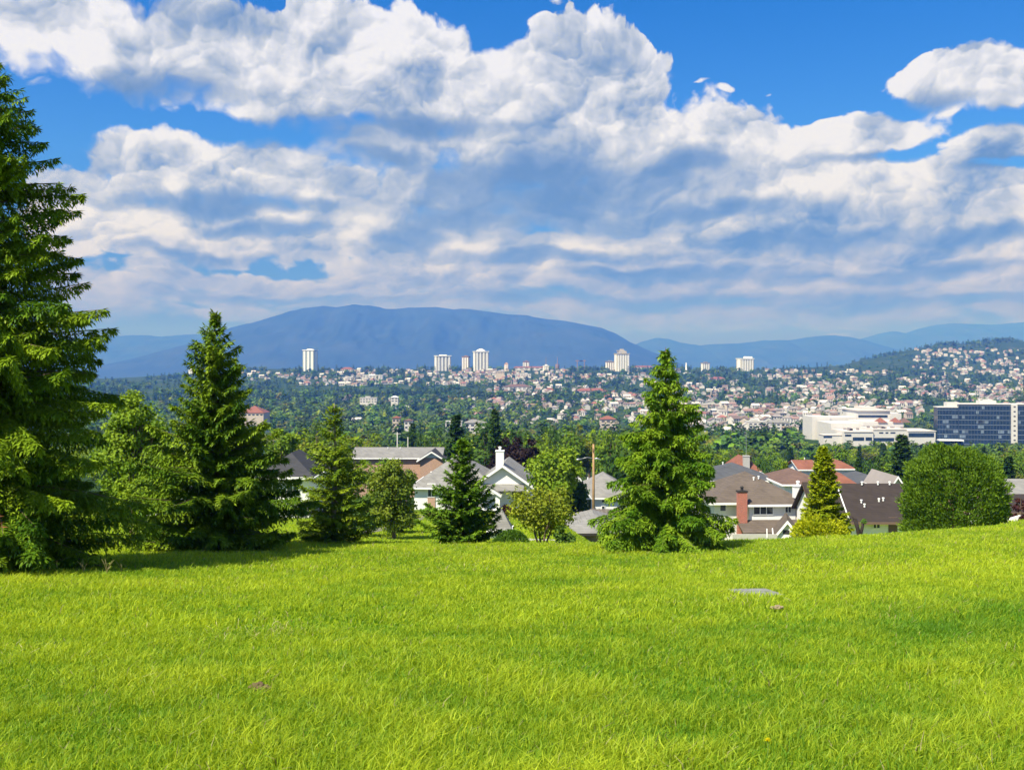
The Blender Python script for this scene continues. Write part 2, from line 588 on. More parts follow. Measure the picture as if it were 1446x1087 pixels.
# ---------------------------------------------------------------- terrain
_py = np.array([-400, -60, 0, 20, 30, 33, 38, 46, 60, 75, 110, 150, 200, 300, 400, 550, 800, 1200, 1800, 2400, 2950, 3400, 4500, 7000, 12000, 60000.0])
_pz = np.array([30, 7, 0, -2.5, -3.75, -4.22, -5.35, -7.0, -8.9, -10.5, -14.4, -19.0, -24.5, -33, -40.5, -50, -63, -66, -56, -36, -14.5, -13, -70, -150, -160, -160.0])


def _slopes(x, y):
    h = np.diff(x)
    d = np.diff(y) / h
    m = np.zeros_like(y)
    m[0], m[-1] = d[0], d[-1]
    for i in range(1, len(x) - 1):
        if d[i - 1] * d[i] > 0:
            w1, w2 = 2 * h[i] + h[i - 1], h[i] + 2 * h[i - 1]
            m[i] = (w1 + w2) / (w1 / d[i - 1] + w2 / d[i])
    return m


_pm = _slopes(_py, _pz)


def pchip(q, x, y, m):
    i = np.clip(np.searchsorted(x, q) - 1, 0, len(x) - 2)
    h = x[i + 1] - x[i]
    t = np.clip((q - x[i]) / h, 0, 1)
    return (2 * t**3 - 3 * t**2 + 1) * y[i] + (t**3 - 2 * t**2 + t) * h * m[i] + (-2 * t**3 + 3 * t**2) * y[i + 1] + (t**3 - t**2) * h * m[i + 1]


def sst(a, b, v):
    t = np.clip((v - a) / (b - a), 0, 1)
    return t * t * (3 - 2 * t)


def vnoise(x, y, seed=0):
    """smooth value noise on arrays, -1..1"""
    xi, yi = np.floor(x).astype(np.int64), np.floor(y).astype(np.int64)
    fx, fy = x - xi, y - yi
    fx, fy = fx * fx * (3 - 2 * fx), fy * fy * (3 - 2 * fy)

    def h(a, b):
        n = (a * 374761393 + b * 668265263 + seed * 974634777) & 0xFFFFFFFF
        n = ((n ^ (n >> 13)) * 1274126177) & 0xFFFFFFFF
        return ((n ^ (n >> 16)) & 0xFFFF) / 32767.5 - 1.0
    return (h(xi, yi) * (1 - fx) + h(xi + 1, yi) * fx) * (1 - fy) + (h(xi, yi + 1) * (1 - fx) + h(xi + 1, yi + 1) * fx) * fy


def fbm2(x, y, seed=0, oct=4, gain=0.5):
    s, a = 0.0, 1.0
    for k in range(oct):
        s = s + a * vnoise(x * 2**k + 17.3 * k, y * 2**k - 9.1 * k, seed + k)
        a *= gain
    return s


_hx = np.array([1100, 1190, 1215, 1250, 1290, 1320, 1345, 1370, 1400, 1420, 1446, 1480, 1560, 1700, 2000.0])
_hz = np.array([0, 22, 50, 76, 106, 122, 130, 132, 145, 148, 138, 150, 165, 140, 60.0])


def ground(x, y):
    x, y = np.asarray(x, float), np.asarray(y, float)
    z = pchip(y, _py, _pz, _pm)
    z = z + (0.0024 * np.clip(x, 0, 26)**2 - 0.14 * sst(-9, 0, x)) * sst(9, 30, y) * (1 - sst(46, 90, y))
    z = z + 0.06 * fbm2(x / 5.0, y / 5.0, 3, 3) * (1 - sst(60, 120, y)) + 0.8 * fbm2(x / 60.0, y / 60.0, 5, 2) * sst(90, 260, y)
    yy = np.maximum(y, 1.0)
    z = z - 34.0 * sst(700, 1300, -x * 3000 / yy * 1.0) * sst(1900, 2900, y)
    pxe = x / yy * F + CX
    z = z - 3.2 * sst(770, 900, pxe) * sst(48, 78, y) * (1 - sst(130, 230, y))
    z = z + np.interp(pxe, _hx, _hz) * sst(2500, 4250, y) * (1 - 0.9 * sst(4400, 6500, y))
    return z


def gz(x, y):
    return float(ground(np.array([x]), np.array([y]))[0])


_ry = np.concatenate([np.arange(4, 120, 0.5), np.arange(120, 600, 3), np.arange(600, 5000, 12)])


def hit(px, py):
    """distance at which the terrain shows at this sight line"""
    zr = EYE - (py - HY) / F * _ry
    zg = ground((px - CX) / F * _ry, _ry)
    k = np.nonzero(zg >= zr)[0]
    return float(_ry[k[0]]) if len(k) else None


def build_ground():
    r = np.concatenate([[0.0], np.arange(1.0, 60, 0.6), np.geomspace(60, 1000, 90), np.geomspace(1030, 60000, 150)])
    a1 = np.radians(np.concatenate([np.arange(-40, 40.01, 0.4), np.arange(43, 317, 3.5)]))
    na, nr = len(a1), len(r)
    R, A = np.meshgrid(r, a1, indexing='ij')
    x, y = R * np.sin(A), R * np.cos(A)
    z = ground(x, y)
    co = np.stack([x, y, z], -1).reshape(-1, 3)
    i, j = np.meshgrid(np.arange(nr - 1), np.arange(na), indexing='ij')
    j2 = (j + 1) % na
    F4 = np.stack([i * na + j, i * na + j2, (i + 1) * na + j2, (i + 1) * na + j], -1).reshape(-1, 4)[:, ::-1]
    me = bpy.data.meshes.new('ground')
    me.from_pydata(co.tolist(), [], F4.tolist())
    me.polygons.foreach_set('use_smooth', [True] * len(me.polygons))
    m, N, out = new_mat('ground_cover')
    pos = N.n('ShaderNodeTexCoord').outputs['Object']
    s = N.sep(pos)
    n1 = N.noise(pos, 0.35, 5.0, 0.6)[0]
    n2 = N.noise(pos, 9.0, 4.0, 0.7)[0]
    lawn = N.ramp(N.m('ADD', N.m('MULTIPLY', n1, 0.5), N.m('MULTIPLY', n2, 0.5)), [(0.3, (0.13, 0.20, 0.008)), (0.5, (0.20, 0.28, 0.012)), (0.7, (0.28, 0.34, 0.02))])
    n3 = N.noise(pos, 0.02, 6.0, 0.65)[0]
    wild = N.ramp(n3, [(0.35, (0.022, 0.045, 0.014)), (0.52, (0.036, 0.066, 0.020)), (0.66, (0.07, 0.085, 0.04)), (0.76, (0.15, 0.14, 0.12))])
    f = N.rng(N.m('ADD', s[1], N.m('MULTIPLY', n3, 60.0)), 110.0, 150.0, 0.0, 1.0)
    b = N.n('ShaderNodeBsdfDiffuse')
    N.put(b.inputs[0], N.mix(f, lawn, wild))
    N.put(out.inputs[0], b.outputs[0])
    me.materials.append(m)
    tag(link(bpy.data.objects.new('ground', me)), kind='structure')


def build_range(name, pts, dist, depth, seed, rough, lo=-160.0, cols=((0.022, 0.036, 0.018), (0.030, 0.045, 0.022), (0.042, 0.055, 0.030))):
    """a mountain range whose crest follows the skyline at its own distance, with spurs and gullies"""
    px = np.array([p[0] for p in pts], float)
    cz = np.array([EYE + (HY - p[1]) / F * dist for p in pts])
    xs = np.linspace(X(px[0], dist), X(px[-1], dist), 360)
    crest = np.interp(xs, X(px, dist), cz)
    t = np.linspace(-1, 1, 90)
    T, XX = np.meshgrid(t, xs, indexing='ij')
    nz = fbm2(XX / (depth * 0.30), T * 2.6 + 5, seed, 5, 0.55)
    ridge = 1 - np.abs(fbm2(XX / (depth * 0.22) + 31, T * 1.3, seed + 40, 4, 0.5))
    prof = np.clip(1 - np.abs(T) ** 1.25, 0, 1)
    inside = prof * (1 - prof) * 4
    z = lo + (crest[None, :] - lo) * (prof * (1 + inside * rough * 0.55 * (ridge - 0.7)) + inside * rough * 0.12 * nz)
    z = np.minimum(z, lo + (crest[None, :] - lo) * (0.995 * prof + 0.02))
    k = np.argmin(np.abs(t))
    z[k] = crest + 5.0 * vnoise(xs / 90.0, xs * 0, seed)
    y = dist + T * depth + 0.12 * depth * vnoise(XX / (depth * 0.9), T * 0, seed + 9)
    co = np.stack([XX, y, z], -1).reshape(-1, 3)
    n, w = len(t), len(xs)
    i, j = np.meshgrid(np.arange(n - 1), np.arange(w - 1), indexing='ij')
    F4 = np.stack([i * w + j, i * w + j + 1, (i + 1) * w + j + 1, (i + 1) * w + j], -1).reshape(-1, 4)
    me = bpy.data.meshes.new(name)
    me.from_pydata(co.tolist(), [], F4.tolist())
    me.polygons.foreach_set('use_smooth', [True] * len(me.polygons))
    m, N, out = new_mat(name + '_forest')
    pos = N.n('ShaderNodeTexCoord').outputs['Object']
    c = N.ramp(N.noise(pos, 0.0022, 7.0, 0.62)[0], [(0.35, cols[0]), (0.55, cols[1]), (0.72, cols[2])])
    b = N.n('ShaderNodeBsdfDiffuse')
    N.put(b.inputs[0], c)
    N.put(out.inputs[0], b.outputs[0])
    me.materials.append(m)
    tag(link(bpy.data.objects.new(name, me)), kind='structure')


build_ground()
build_range('mountain', [(120, 540), (200, 505), (260, 488), (300, 476), (328, 463), (360, 456), (390, 448), (415, 440), (440, 435), (458, 433), (478, 435), (500, 431), (520, 432),
                         (545, 436), (560, 436), (585, 434), (612, 433), (640, 436), (660, 435), (690, 439), (722, 443), (745, 444), (765, 449), (800, 453), (830, 459), (850, 463),
                         (868, 471), (885, 481), (905, 491), (935, 505), (970, 520), (1000, 540)], 12000, 2600, 11, 0.45)
build_range('mountain', [(-500, 470), (-200, 480), (0, 474), (100, 478), (165, 476), (190, 475), (215, 474), (240, 476), (270, 473), (300, 472), (330, 474), (400, 480), (600, 500)], 17000, 3600, 23, 0.4)
build_range('mountain', [(780, 530), (830, 512), (860, 500), (885, 491), (905, 483), (925, 477), (942, 479), (960, 484), (985, 488), (1010, 486), (1040, 485), (1075, 481), (1105, 481),
                         (1140, 476), (1168, 474), (1190, 477), (1210, 481), (1240, 490), (1270, 500), (1310, 512), (1360, 525)], 17500, 3200, 37, 0.4)
build_range('mountain', [(1100, 510), (1150, 496), (1185, 485), (1215, 478), (1240, 471), (1258, 468), (1275, 471), (1292, 465), (1312, 460), (1340, 457), (1370, 458), (1400, 459),
                         (1430, 456), (1470, 455), (1560, 450), (1700, 462), (1900, 458), (2100, 470)], 21500, 4200, 53, 0.4)


def ribbon(name, pts, width, mat, lift=0.03):
    """a paved strip laid over the ground"""
    mb, prev = MB(), None
    P = [Vector((p[0], p[1], 0)) for p in pts]
    fine = []
    for a, b in zip(P[:-1], P[1:]):
        n = max(2, int((b - a).length / 1.5))
        fine += [a.lerp(b, i / n) for i in range(n)]
    fine.append(P[-1])
    for i, p in enumerate(fine):
        t = (fine[min(i + 1, len(fine) - 1)] - fine[max(i - 1, 0)]).normalized()
        s = Vector((-t.y, t.x, 0)) * width / 2
        e = []
        for q in (p + s, p - s):
            e.append((q.x, q.y, gz(q.x, q.y) + lift))
        if prev:
            mb.poly((prev[0], prev[1], e[1], e[0]))
        prev = e
    return tag(mb.build(name, mat), kind='structure')


def at(px, y):
    return (X(px, y), y)


ribbon('path', [at(505, 66), at(538, 69), at(562, 73), at(578, 82), at(600, 92), at(625, 97), at(660, 99)], 1.7, M['asphalt'])
ribbon('path', [at(722, 62), at(760, 60), at(800, 60), at(850, 61), at(900, 63)], 1.3, M['concrete'])


# ---------------------------------------------------------------- grass
def build_grass():
    rg = np.random.default_rng(4)
    zones = [(4.6, 8, 3600, 1.0), (8, 12, 2100, 1.25), (12, 20, 1000, 1.75), (20, 31, 520, 2.5), (31, 48, 210, 3.4), (48, 100, 34, 7.0)]
    P, W = [], []
    for y0, y1, dens, wide in zones:
        half = lambda y: 0.56 * y + 1.2
        n = int(dens * (half(y0) + half(y1)) * (y1 - y0))
        y = np.sqrt(rg.uniform(y0**2, y1**2, n))
        x = rg.uniform(-1, 1, n) * half(y)
        P.append(np.stack([x, y], 1))
        W.append(np.full(n, wide))
    P, W = np.concatenate(P), np.concatenate(W)
    x, y = P[:, 0], P[:, 1]
    # bare where the stone slab lies and on the paths
    keep = ~((np.abs(x - SLAB[0]) < 0.31 + 0.07 * vnoise(y * 9, y * 0, 4)) & (np.abs(y - SLAB[1]) < 0.50 + 0.12 * vnoise(x * 8, x * 0, 6)))
    x, y, W = x[keep], y[keep], W[keep]
    n = len(x)
    big = fbm2(x / 2.6, y / 3.4, 8, 4)
    mid = fbm2(x / 0.55, y / 0.55, 18, 3)
    dark = np.exp(-(((x - 6.4) / 2.3) ** 2 + ((y - 13.2) / 1.9) ** 2) * 1.2) + 0.8 * np.exp(-(((x - 5.0) / 1.0) ** 2 + ((y - 11.6) / 0.7) ** 2)) \
        + 0.7 * np.exp(-(((x - 1.4) / 1.2) ** 2 + ((y - 18.0) / 0.8) ** 2))
    L = 0.075 * (1 + 0.30 * mid + 0.22 * big) * rg.uniform(0.55, 1.5, n) * (1 + 0.25 * np.clip(dark, 0, 1))
    L = np.clip(L, 0.02, 0.2) * (1 + 0.10 * (W - 1)) * np.where(y > 48, 0.75, 1)
    L = L * np.where(y < 10, 1.25, 1.0)
    tall = rg.random(n) < 0.015
    L = np.where(tall, L * 1.7, L)
    w = 0.0038 * W * rg.uniform(0.7, 1.4, n)
    th = rg.uniform(0, 2 * PI, n)
    lean = rg.uniform(0.15, 0.95, n)
    dx, dy = np.cos(th) * lean + 0.12, np.sin(th) * lean - 0.05
    z = ground(x, y) - 0.006
    ph = rg.uniform(0, 2 * PI, n)
    sx, sy = np.cos(ph) * w, np.sin(ph) * w
    b = np.stack([x, y, z], 1)
    s = np.stack([sx, sy, 0 * sx], 1)
    m1 = b + np.stack([dx * L * 0.28, dy * L * 0.28, L * 0.55], 1)
    tip = b + np.stack([dx * L, dy * L, L * (0.98 - 0.25 * lean)], 1)
    tw = rg.uniform(0.05, 0.35, n)[:, None]
    low = np.stack([b - s, b + s, m1 + s * 0.8, m1 - s * 0.8], 1)
    top = np.stack([m1 - s * 0.8, m1 + s * 0.8, tip + s * tw, tip - s * tw], 1)
    # tone of each blade
    hue = np.clip(0.54 + 0.16 * fbm2(x / 9.0, y / 11.0, 28, 3) + 0.24 * big + 0.20 * mid + rg.normal(0, 0.22, n) - 0.55 * dark, 0, 1)[:, None]
    c = (1 - hue) * np.array([0.112, 0.252, 0.016]) + hue * np.array([0.465, 0.555, 0.030])
    c *= rg.uniform(0.78, 1.22, (n, 1))
    dry = rg.random(n) < (0.012 + 0.02 * (big > 0.5) + 0.03 * (y > 20))
    c[dry] = np.array([0.40, 0.36, 0.17]) * rg.uniform(0.6, 1.2, (dry.sum(), 1))
    clump = np.exp(-(((x + 3.0) / 0.55) ** 2 + ((y - 11.9) / 0.8) ** 2)) + np.exp(-(((x + 1.5) / 0.3) ** 2 + ((y - 21.0) / 0.8) ** 2)) \
        + 0.6 * np.exp(-(((x + 5.6) / 0.5) ** 2 + ((y - 10.4) / 0.5) ** 2)) + 0.5 * np.exp(-(((x - 3.2) / 0.8) ** 2 + ((y - 14.6) / 0.35) ** 2))
    pale = rg.random(n) < 0.10 * clump
    c[pale] = np.array([0.62, 0.52, 0.33]) * rg.uniform(0.7, 1.2, (pale.sum(), 1))
    V = np.concatenate([low, top])
    me = raw_mesh('grass', V, 4, M['grass'], np.concatenate([c, c]))
    tag(link(bpy.data.objects.new('grass', me)), kind='stuff', label='long fresh green grass covering the sloping field', cat='grass')


SLAB = (X(1066, 16.2), 16.2)
build_grass()
# ---------------------------------------------------------------- trees
def sprigs(P, D, S, ln, wd):
    """leaf-shaped quads: base points, directions, side vectors"""
    ln, wd = np.asarray(ln)[:, None], np.asarray(wd)[:, None]
    m = P + D * ln * 0.45
    return np.stack([P, m + S * wd * 0.5, P + D * ln, m - S * wd * 0.5], 1)


def unit(v):
    return v / np.maximum(np.linalg.norm(v, axis=-1, keepdims=True), 1e-9)


def conifer_crown(rg, Ht, R, nb, prof, e_bot, e_top, droop, upturn, sp2, l2k, sp3, ql, qw, hang, base=0.02, tones=((0.04, 0.085, 0.012), (0.10, 0.16, 0.018)),
                  thin=None, gaps=0.0, whorl=0.0, per=10):
    """needle crown: drooping branches, each a flat frond of twigs with sprigs; returns quads, tones, branch axes"""
    Q, C, axes = [], [], []
    t0, t1 = np.array(tones[0]), np.array(tones[1])
    lump = rg.uniform(0, 6.28, 4)
    levels = []
    if whorl:
        zc = base * Ht
        while zc < 0.975 * Ht:
            f = zc / Ht
            n_ = max(4, int(round(per * (0.45 + 0.55 * (1 - f)))))
            levels += [min(0.985, (zc + rg.normal(0, 0.16 * whorl)) / Ht) for _ in range(n_)]
            zc += whorl * (1.0 - 0.35 * f)
    else:
        levels = [base + (0.985 - base) * (1 - (1 - (i + rg.random()) / nb) ** 0.82) for i in range(nb)]
    for i, zf in enumerate(levels):
        zf = max(zf, base)
        az = i * 2.39996 + rg.normal(0, 0.25)
        side = 1 + 0.08 * math.sin(2 * az + lump[0] + 9 * zf) + 0.06 * math.sin(3 * az + lump[1] - 14 * zf) + 0.06 * math.sin(az + lump[2] + 22 * zf)
        L = R * np.interp(zf, prof[0], prof[1]) * (rg.uniform(0.60, 0.85) if rg.random() < 0.4 else rg.uniform(0.85, 1.14)) * side
        if thin is not None and rg.random() < thin(az, zf):
            continue
        L = max(L, 0.07)
        e0 = e_bot + (e_top - e_bot) * zf + rg.normal(0, 0.08)
        z0 = Ht * zf
        dr = droop * rg.uniform(0.7, 1.3)
        if zf < 0.07:
            L *= 0.92
            dr *= 0.35
        ns = max(4, int(L / sp2))
        s = np.linspace(0.10, 1.0, ns) + rg.normal(0, 0.2 / ns, ns)
        s = np.clip(s, 0.05, 1.0)
        ca, sa, ce, se = math.cos(az), math.sin(az), math.cos(e0), math.sin(e0)
        rad = L * s * ce
        hz = L * (se * s - dr * s**2 + upturn * s**3)
        bend = rg.normal(0, 0.10)
        ax = np.stack([rad * ca - bend * rad * s * sa, rad * sa + bend * rad * s * ca, z0 + hz], 1)
        dh = L * (se - 2 * dr * s + 3 * upturn * s**2)
        T = unit(np.stack([L * ce * ca + 0 * s, L * ce * sa + 0 * s, dh], 1))
        H = np.array([-sa, ca, 0.0])
        axes.append((ax[0], ax[len(ax) // 2], ax[-1]))
        btone = np.clip(rg.normal(0.45, 0.24), 0, 1)
        for sd in (-1.0, 1.0):
            ang = rg.uniform(0.75, 1.1)
            l2 = np.clip(l2k * L * (1.08 - s) ** 0.75 * (0.35 + 0.65 * np.minimum(s / 0.25, 1)), 0.05, 0.75) * rg.uniform(0.65, 1.2, ns)
            D2 = unit(T * math.cos(ang) + sd * H * math.sin(ang) + np.array([0, 0, -hang * 0.35]) + rg.normal(0, 0.12, (ns, 3)))
            n3 = int(max(3, min(9, np.max(l2) / sp3)))
            for j in range(n3):
                f = (j + 0.5) / n3
                p = ax + D2 * (l2 * f)[:, None] + np.array([0, 0, -1.0]) * (hang * l2 * f * f)[:, None]
                d2 = unit(D2 + np.array([0, 0, -2.0 * hang * f]))
                for s3 in (-1.0, 1.0):
                    if j == n3 - 1 and s3 > 0:
                        d3 = d2
                    else:
                        hs = unit(np.cross(d2, np.array([0, 0, 1.0]) + rg.normal(0, 0.35, (ns, 3))))
                        d3 = unit(d2 * 0.75 + s3 * hs * 0.62 + rg.normal(0, 0.16, (ns, 3)))
                    up = np.array([0, 0, 1.0]) + rg.normal(0, 0.26, (ns, 3))
                    sv = unit(np.cross(d3, up))
                    ok = rg.random(ns) > gaps
                    Q.append(sprigs(p[ok], d3[ok], sv[ok], ql * rg.uniform(0.7, 1.25, ok.sum()), qw * rg.uniform(0.75, 1.3, ok.sum())))
                    k = np.clip(btone + rg.normal(0, 0.16, ok.sum()) + 0.12 * (f - 0.5), 0, 1)[:, None]
                    C.append((t0 * (1 - k) + t1 * k) * rg.uniform(0.85, 1.15, (ok.sum(), 1)))
        # sprigs along the branch itself and a pointed end
        sv = unit(np.cross(T, np.array([0, 0, 1.0]) + rg.normal(0, 0.5, (ns, 3))))
        Q.append(sprigs(ax, T, sv, ql * rg.uniform(0.8, 1.4, ns), qw * rg.uniform(0.9, 1.5, ns)))
        k = np.clip(btone + rg.normal(0.05, 0.15, ns), 0, 1)[:, None]
        C.append(t0 * (1 - k) + t1 * k)
    return np.concatenate(Q), np.concatenate(C), axes


def trunk_of(parent, Ht, r, axes, mat, rg, lean=0.0, step=2):
    mb = MB()
    n = 9
    pts = [(lean * (k / n) + rg.normal(0, 0.02), rg.normal(0, 0.02), Ht * k / n * 0.985 - (0.25 if k == 0 else 0)) for k in range(n + 1)]
    mb.tube(pts, [r * (1 - k / n) ** 0.85 + 0.008 + (0.25 * r if k == 0 else 0) for k in range(n + 1)], 9)
    for a in axes[::step]:
        q = (a[0] * np.array([0.0, 0.0, 1.0]))
        mb.tube([tuple(q), tuple(a[1]), tuple(a[2])], [0.10 * r + 0.006, 0.05 * r + 0.004, 0.002], 4, cap=False)
    return mb.build('trunk', mat, parent, smooth=True)


def conifer(name, label, cat, px, y, top, seed, tm='bark', group=None, rz=0.0, sink=0.05, **kw):
    rg = np.random.default_rng(seed)
    x = X(px, y)
    z = gz(x, y) - sink
    Ht = Z(top, y) - z
    t = thing(name, label, cat, (x, y, z), rz, group)
    Q, C, axes = conifer_crown(rg, Ht, **{'rg': rg, **kw}) if False else conifer_crown(rg, Ht, **kw)
    link(bpy.data.objects.new('crown', raw_mesh('crown', Q, 4, M['needle'], C)), t)
    trunk_of(t, Ht, 0.016 * Ht + 0.02, axes, M[tm], rg)
    return t


FULL = ([0, 0.05, 0.12, 0.3, 0.5, 0.7, 0.85, 0.95, 1.0], [0.86, 1.0, 1.0, 0.82, 0.60, 0.37, 0.20, 0.09, 0.03])
# the tall spruce at the left edge
tall = conifer('spruce_tree', 'tallest spruce of the field, thick and dark, filling the left edge of the photo', 'tree', -8, 20.0, 78, 11,
        R=2.8, nb=0, whorl=0.36, per=13, prof=([0, 0.03, 0.15, 0.35, 0.47, 0.54, 0.68, 0.79, 0.91, 0.97, 1.0], [0.85, 0.95, 0.97, 0.88, 0.82, 0.62, 0.54, 0.44, 0.24, 0.08, 0.02]),
        e_bot=-0.04, e_top=0.55, droop=0.42, upturn=0.22, base=0.012, sp2=0.075, l2k=0.28, sp3=0.048, ql=0.125, qw=0.036, hang=0.70,
        tones=((0.048, 0.120, 0.006), (0.220, 0.320, 0.012)))
rg_ = np.random.default_rng(8)                          # a dead rust brown branch low on its near side
n_ = 420
u_ = rg_.random(n_)
P_ = np.stack([1.10 + 0.30 * (u_ - 0.5) + np.clip(rg_.normal(0, 0.04, n_), -0.08, 0.08), -2.3 + np.clip(rg_.normal(0, 0.05, n_), -0.1, 0.1), 1.62 - 0.30 * u_ + np.clip(rg_.normal(0, 0.06, n_), -0.12, 0.12)], 1)
D_ = unit(np.stack([rg_.normal(0.2, 0.5, n_), rg_.normal(-0.2, 0.4, n_), rg_.normal(-0.6, 0.4, n_)], 1))
S_ = unit(np.cross(D_, rg_.normal(0, 1, (n_, 3))))
db = link(bpy.data.objects.new('dead_branch', raw_mesh('dead_branch', sprigs(P_, D_, S_, np.full(n_, 0.14), np.full(n_, 0.025)), 4, M['needle'], np.array([0.24, 0.10, 0.04]) * rg_.uniform(0.6, 1.3, (n_, 1)))), tall)
db['label'] = 'dead rust brown branch low on the tallest spruce'
# second spruce
conifer('spruce_tree', 'broad dark spruce with a thin spire, right of the tallest spruce', 'tree', 304, 26.7, 438, 21,
        R=2.15, nb=0, whorl=0.33, per=14, prof=([0, 0.04, 0.12, 0.3, 0.45, 0.53, 0.72, 0.82, 0.9, 0.95, 1.0], [0.85, 1.0, 1.03, 0.92, 0.70, 0.60, 0.50, 0.33, 0.15, 0.05, 0.02]),
        e_bot=0.05, e_top=0.75, droop=0.38, upturn=0.25, sp2=0.075, l2k=0.29, sp3=0.05, ql=0.135, qw=0.042, hang=0.55,
        tones=((0.052, 0.125, 0.007), (0.205, 0.300, 0.014)))
# sparse young spruce in front of the dark hip roof
conifer('spruce_tree', 'lighter sparse young spruce with its pale stem showing through near the top', 'tree', 472, 31.0, 566, 31, tm='bark_pale',
        R=1.38, nb=0, whorl=0.25, per=12, prof=([0, 0.05, 0.2, 0.4, 0.6, 0.7, 0.85, 1.0], [0.85, 1.0, 0.96, 0.80, 0.52, 0.40, 0.22, 0.04]),
        e_bot=0.10, e_top=0.6, droop=0.25, upturn=0.2, sp2=0.08, l2k=0.32, sp3=0.06, ql=0.13, qw=0.042, hang=0.30, gaps=0.06,
        thin=lambda a, z: 0.35 if z > 0.62 else 0.04, tones=((0.085, 0.160, 0.008), (0.240, 0.320, 0.016)))
# dark fir in front of the white gabled house
conifer('fir_tree', 'compact dark green fir standing in front of the white gabled house', 'tree', 652, 33.0, 622, 41,
        R=1.30, nb=0, whorl=0.27, per=13, prof=([0, 0.06, 0.2, 0.4, 0.55, 0.7, 0.85, 1.0], [0.80, 1.0, 0.98, 0.82, 0.62, 0.42, 0.26, 0.06]),
        e_bot=0.15, e_top=0.65, droop=0.28, upturn=0.30, sp2=0.07, l2k=0.30, sp3=0.055, ql=0.14, qw=0.055, hang=0.30,
        tones=((0.045, 0.115, 0.010), (0.160, 0.275, 0.016)))
# hemlock right of the middle
conifer('hemlock_tree', 'tall bright green hemlock with drooping tips and a bent leader, alone right of centre', 'tree', 940, 28.3, 486, 56,
        R=2.12, nb=0, whorl=0.31, per=14, prof=([0, 0.03, 0.1, 0.26, 0.43, 0.61, 0.75, 0.86, 0.93, 0.96, 1.0], [0.95, 1.02, 0.96, 0.82, 0.67, 0.54, 0.36, 0.22, 0.10, 0.04, 0.02]),
        e_bot=0.02, e_top=0.55, droop=0.45, upturn=0.18, sp2=0.07, l2k=0.29, sp3=0.05, ql=0.135, qw=0.040, hang=0.90,
        tones=((0.066, 0.160, 0.008), (0.215, 0.325, 0.016)))
# golden cypress and the golden shrub at its foot
conifer('cypress_tree', 'narrow golden green cypress with a slim pointed top beside the black brown roof', 'tree', 1163, 38.0, 631, 61,
        R=1.0, nb=300, prof=([0, 0.08, 0.25, 0.4, 0.6, 0.8, 0.92, 1.0], [1.0, 1.05, 0.92, 0.74, 0.58, 0.42, 0.24, 0.08]),
        e_bot=0.5, e_top=0.95, droop=0.30, upturn=0.12, sp2=0.065, l2k=0.40, sp3=0.06, ql=0.12, qw=0.055, hang=0.25,
        tones=((0.180, 0.260, 0.008), (0.420, 0.460, 0.018)))


def shell_bush(name, label, cat, px, y, w, h, n, ql, qw, tones, seed, flat=1.0, power=2.6, peaks=(), trunk=True, mat='leaf', group=None, up=0.7, squash=1.0, rag=0.05):
    """a clipped or rounded plant: leaf sprays through the outer layer of a dome"""
    rg = np.random.default_rng(seed)
    x = X(px, y)
    z = gz(x, y) - 0.05
    t = thing(name, label, cat, (x, y, z), 0, group)
    th = rg.uniform(0, 2 * PI, n)
    v = rg.uniform(0.0, 1.0, n)
    rad = (1 - v**power) ** (1 / 2.2)
    dep = 1 - 0.36 * rg.random(n) ** 1.8
    lum = fbm2(th * 4.5 + 20, v * 10, seed, 4, 0.65)
    rr = w / 2 * rad * dep * (1 + rag * lum + 0.05 * np.sin(2 * th + 1.0 + 3 * v))
    zz = h * v * (0.90 + 0.10 * dep) * (1 + 0.02 * lum)
    for pa, ph in peaks:
        zz = zz + ph * np.exp(-((rr * np.cos(th) - pa) / 0.16) ** 2) * (v > 0.8)
    P = np.stack([rr * np.cos(th), rr * np.sin(th) * squash, zz], 1)
    nrm = unit(np.stack([np.cos(th), np.sin(th), 0.9 * v**2], 1))
    D = unit(nrm * 0.75 + np.array([0, 0, up]) + rg.normal(0, 0.5, (n, 3)))
    S = unit(np.cross(D, nrm + rg.normal(0, 0.55, (n, 3))))
    Q = sprigs(P, D, S, ql * rg.uniform(0.7, 1.3, n), qw * rg.uniform(0.7, 1.3, n))
    k = np.clip(0.45 + 0.22 * lum + rg.normal(0, 0.22, n), 0, 1)[:, None]
    C = np.array(tones[0]) * (1 - k) + np.array(tones[1]) * k
    link(bpy.data.objects.new('crown' if trunk else 'foliage', raw_mesh('foliage', Q, 4, M[mat], C)), t)
    if trunk:
        mb = MB()
        mb.tube([(0, 0, -0.1), (0.02, 0, h * 0.45), (0, 0.02, h * 0.8)], [0.05 * w, 0.035 * w, 0.012 * w], 8)
        for k in range(14):
            a, f = rg.uniform(0, 2 * PI), rg.uniform(0.1, 0.7)
            q = 0.40 * w * (1 - f**2)
            mb.tube([(0, 0, h * f * 0.7), (q * 0.5 * math.cos(a), q * 0.5 * math.sin(a) * squash, h * (f * 0.85 + 0.05)), (q * math.cos(a), q * math.sin(a) * squash, h * (f + 0.12))], [0.02 * w, 0.012 * w, 0.004 * w], 5, cap=False)
        mb.build('trunk', M['bark'], t, True)
    return t


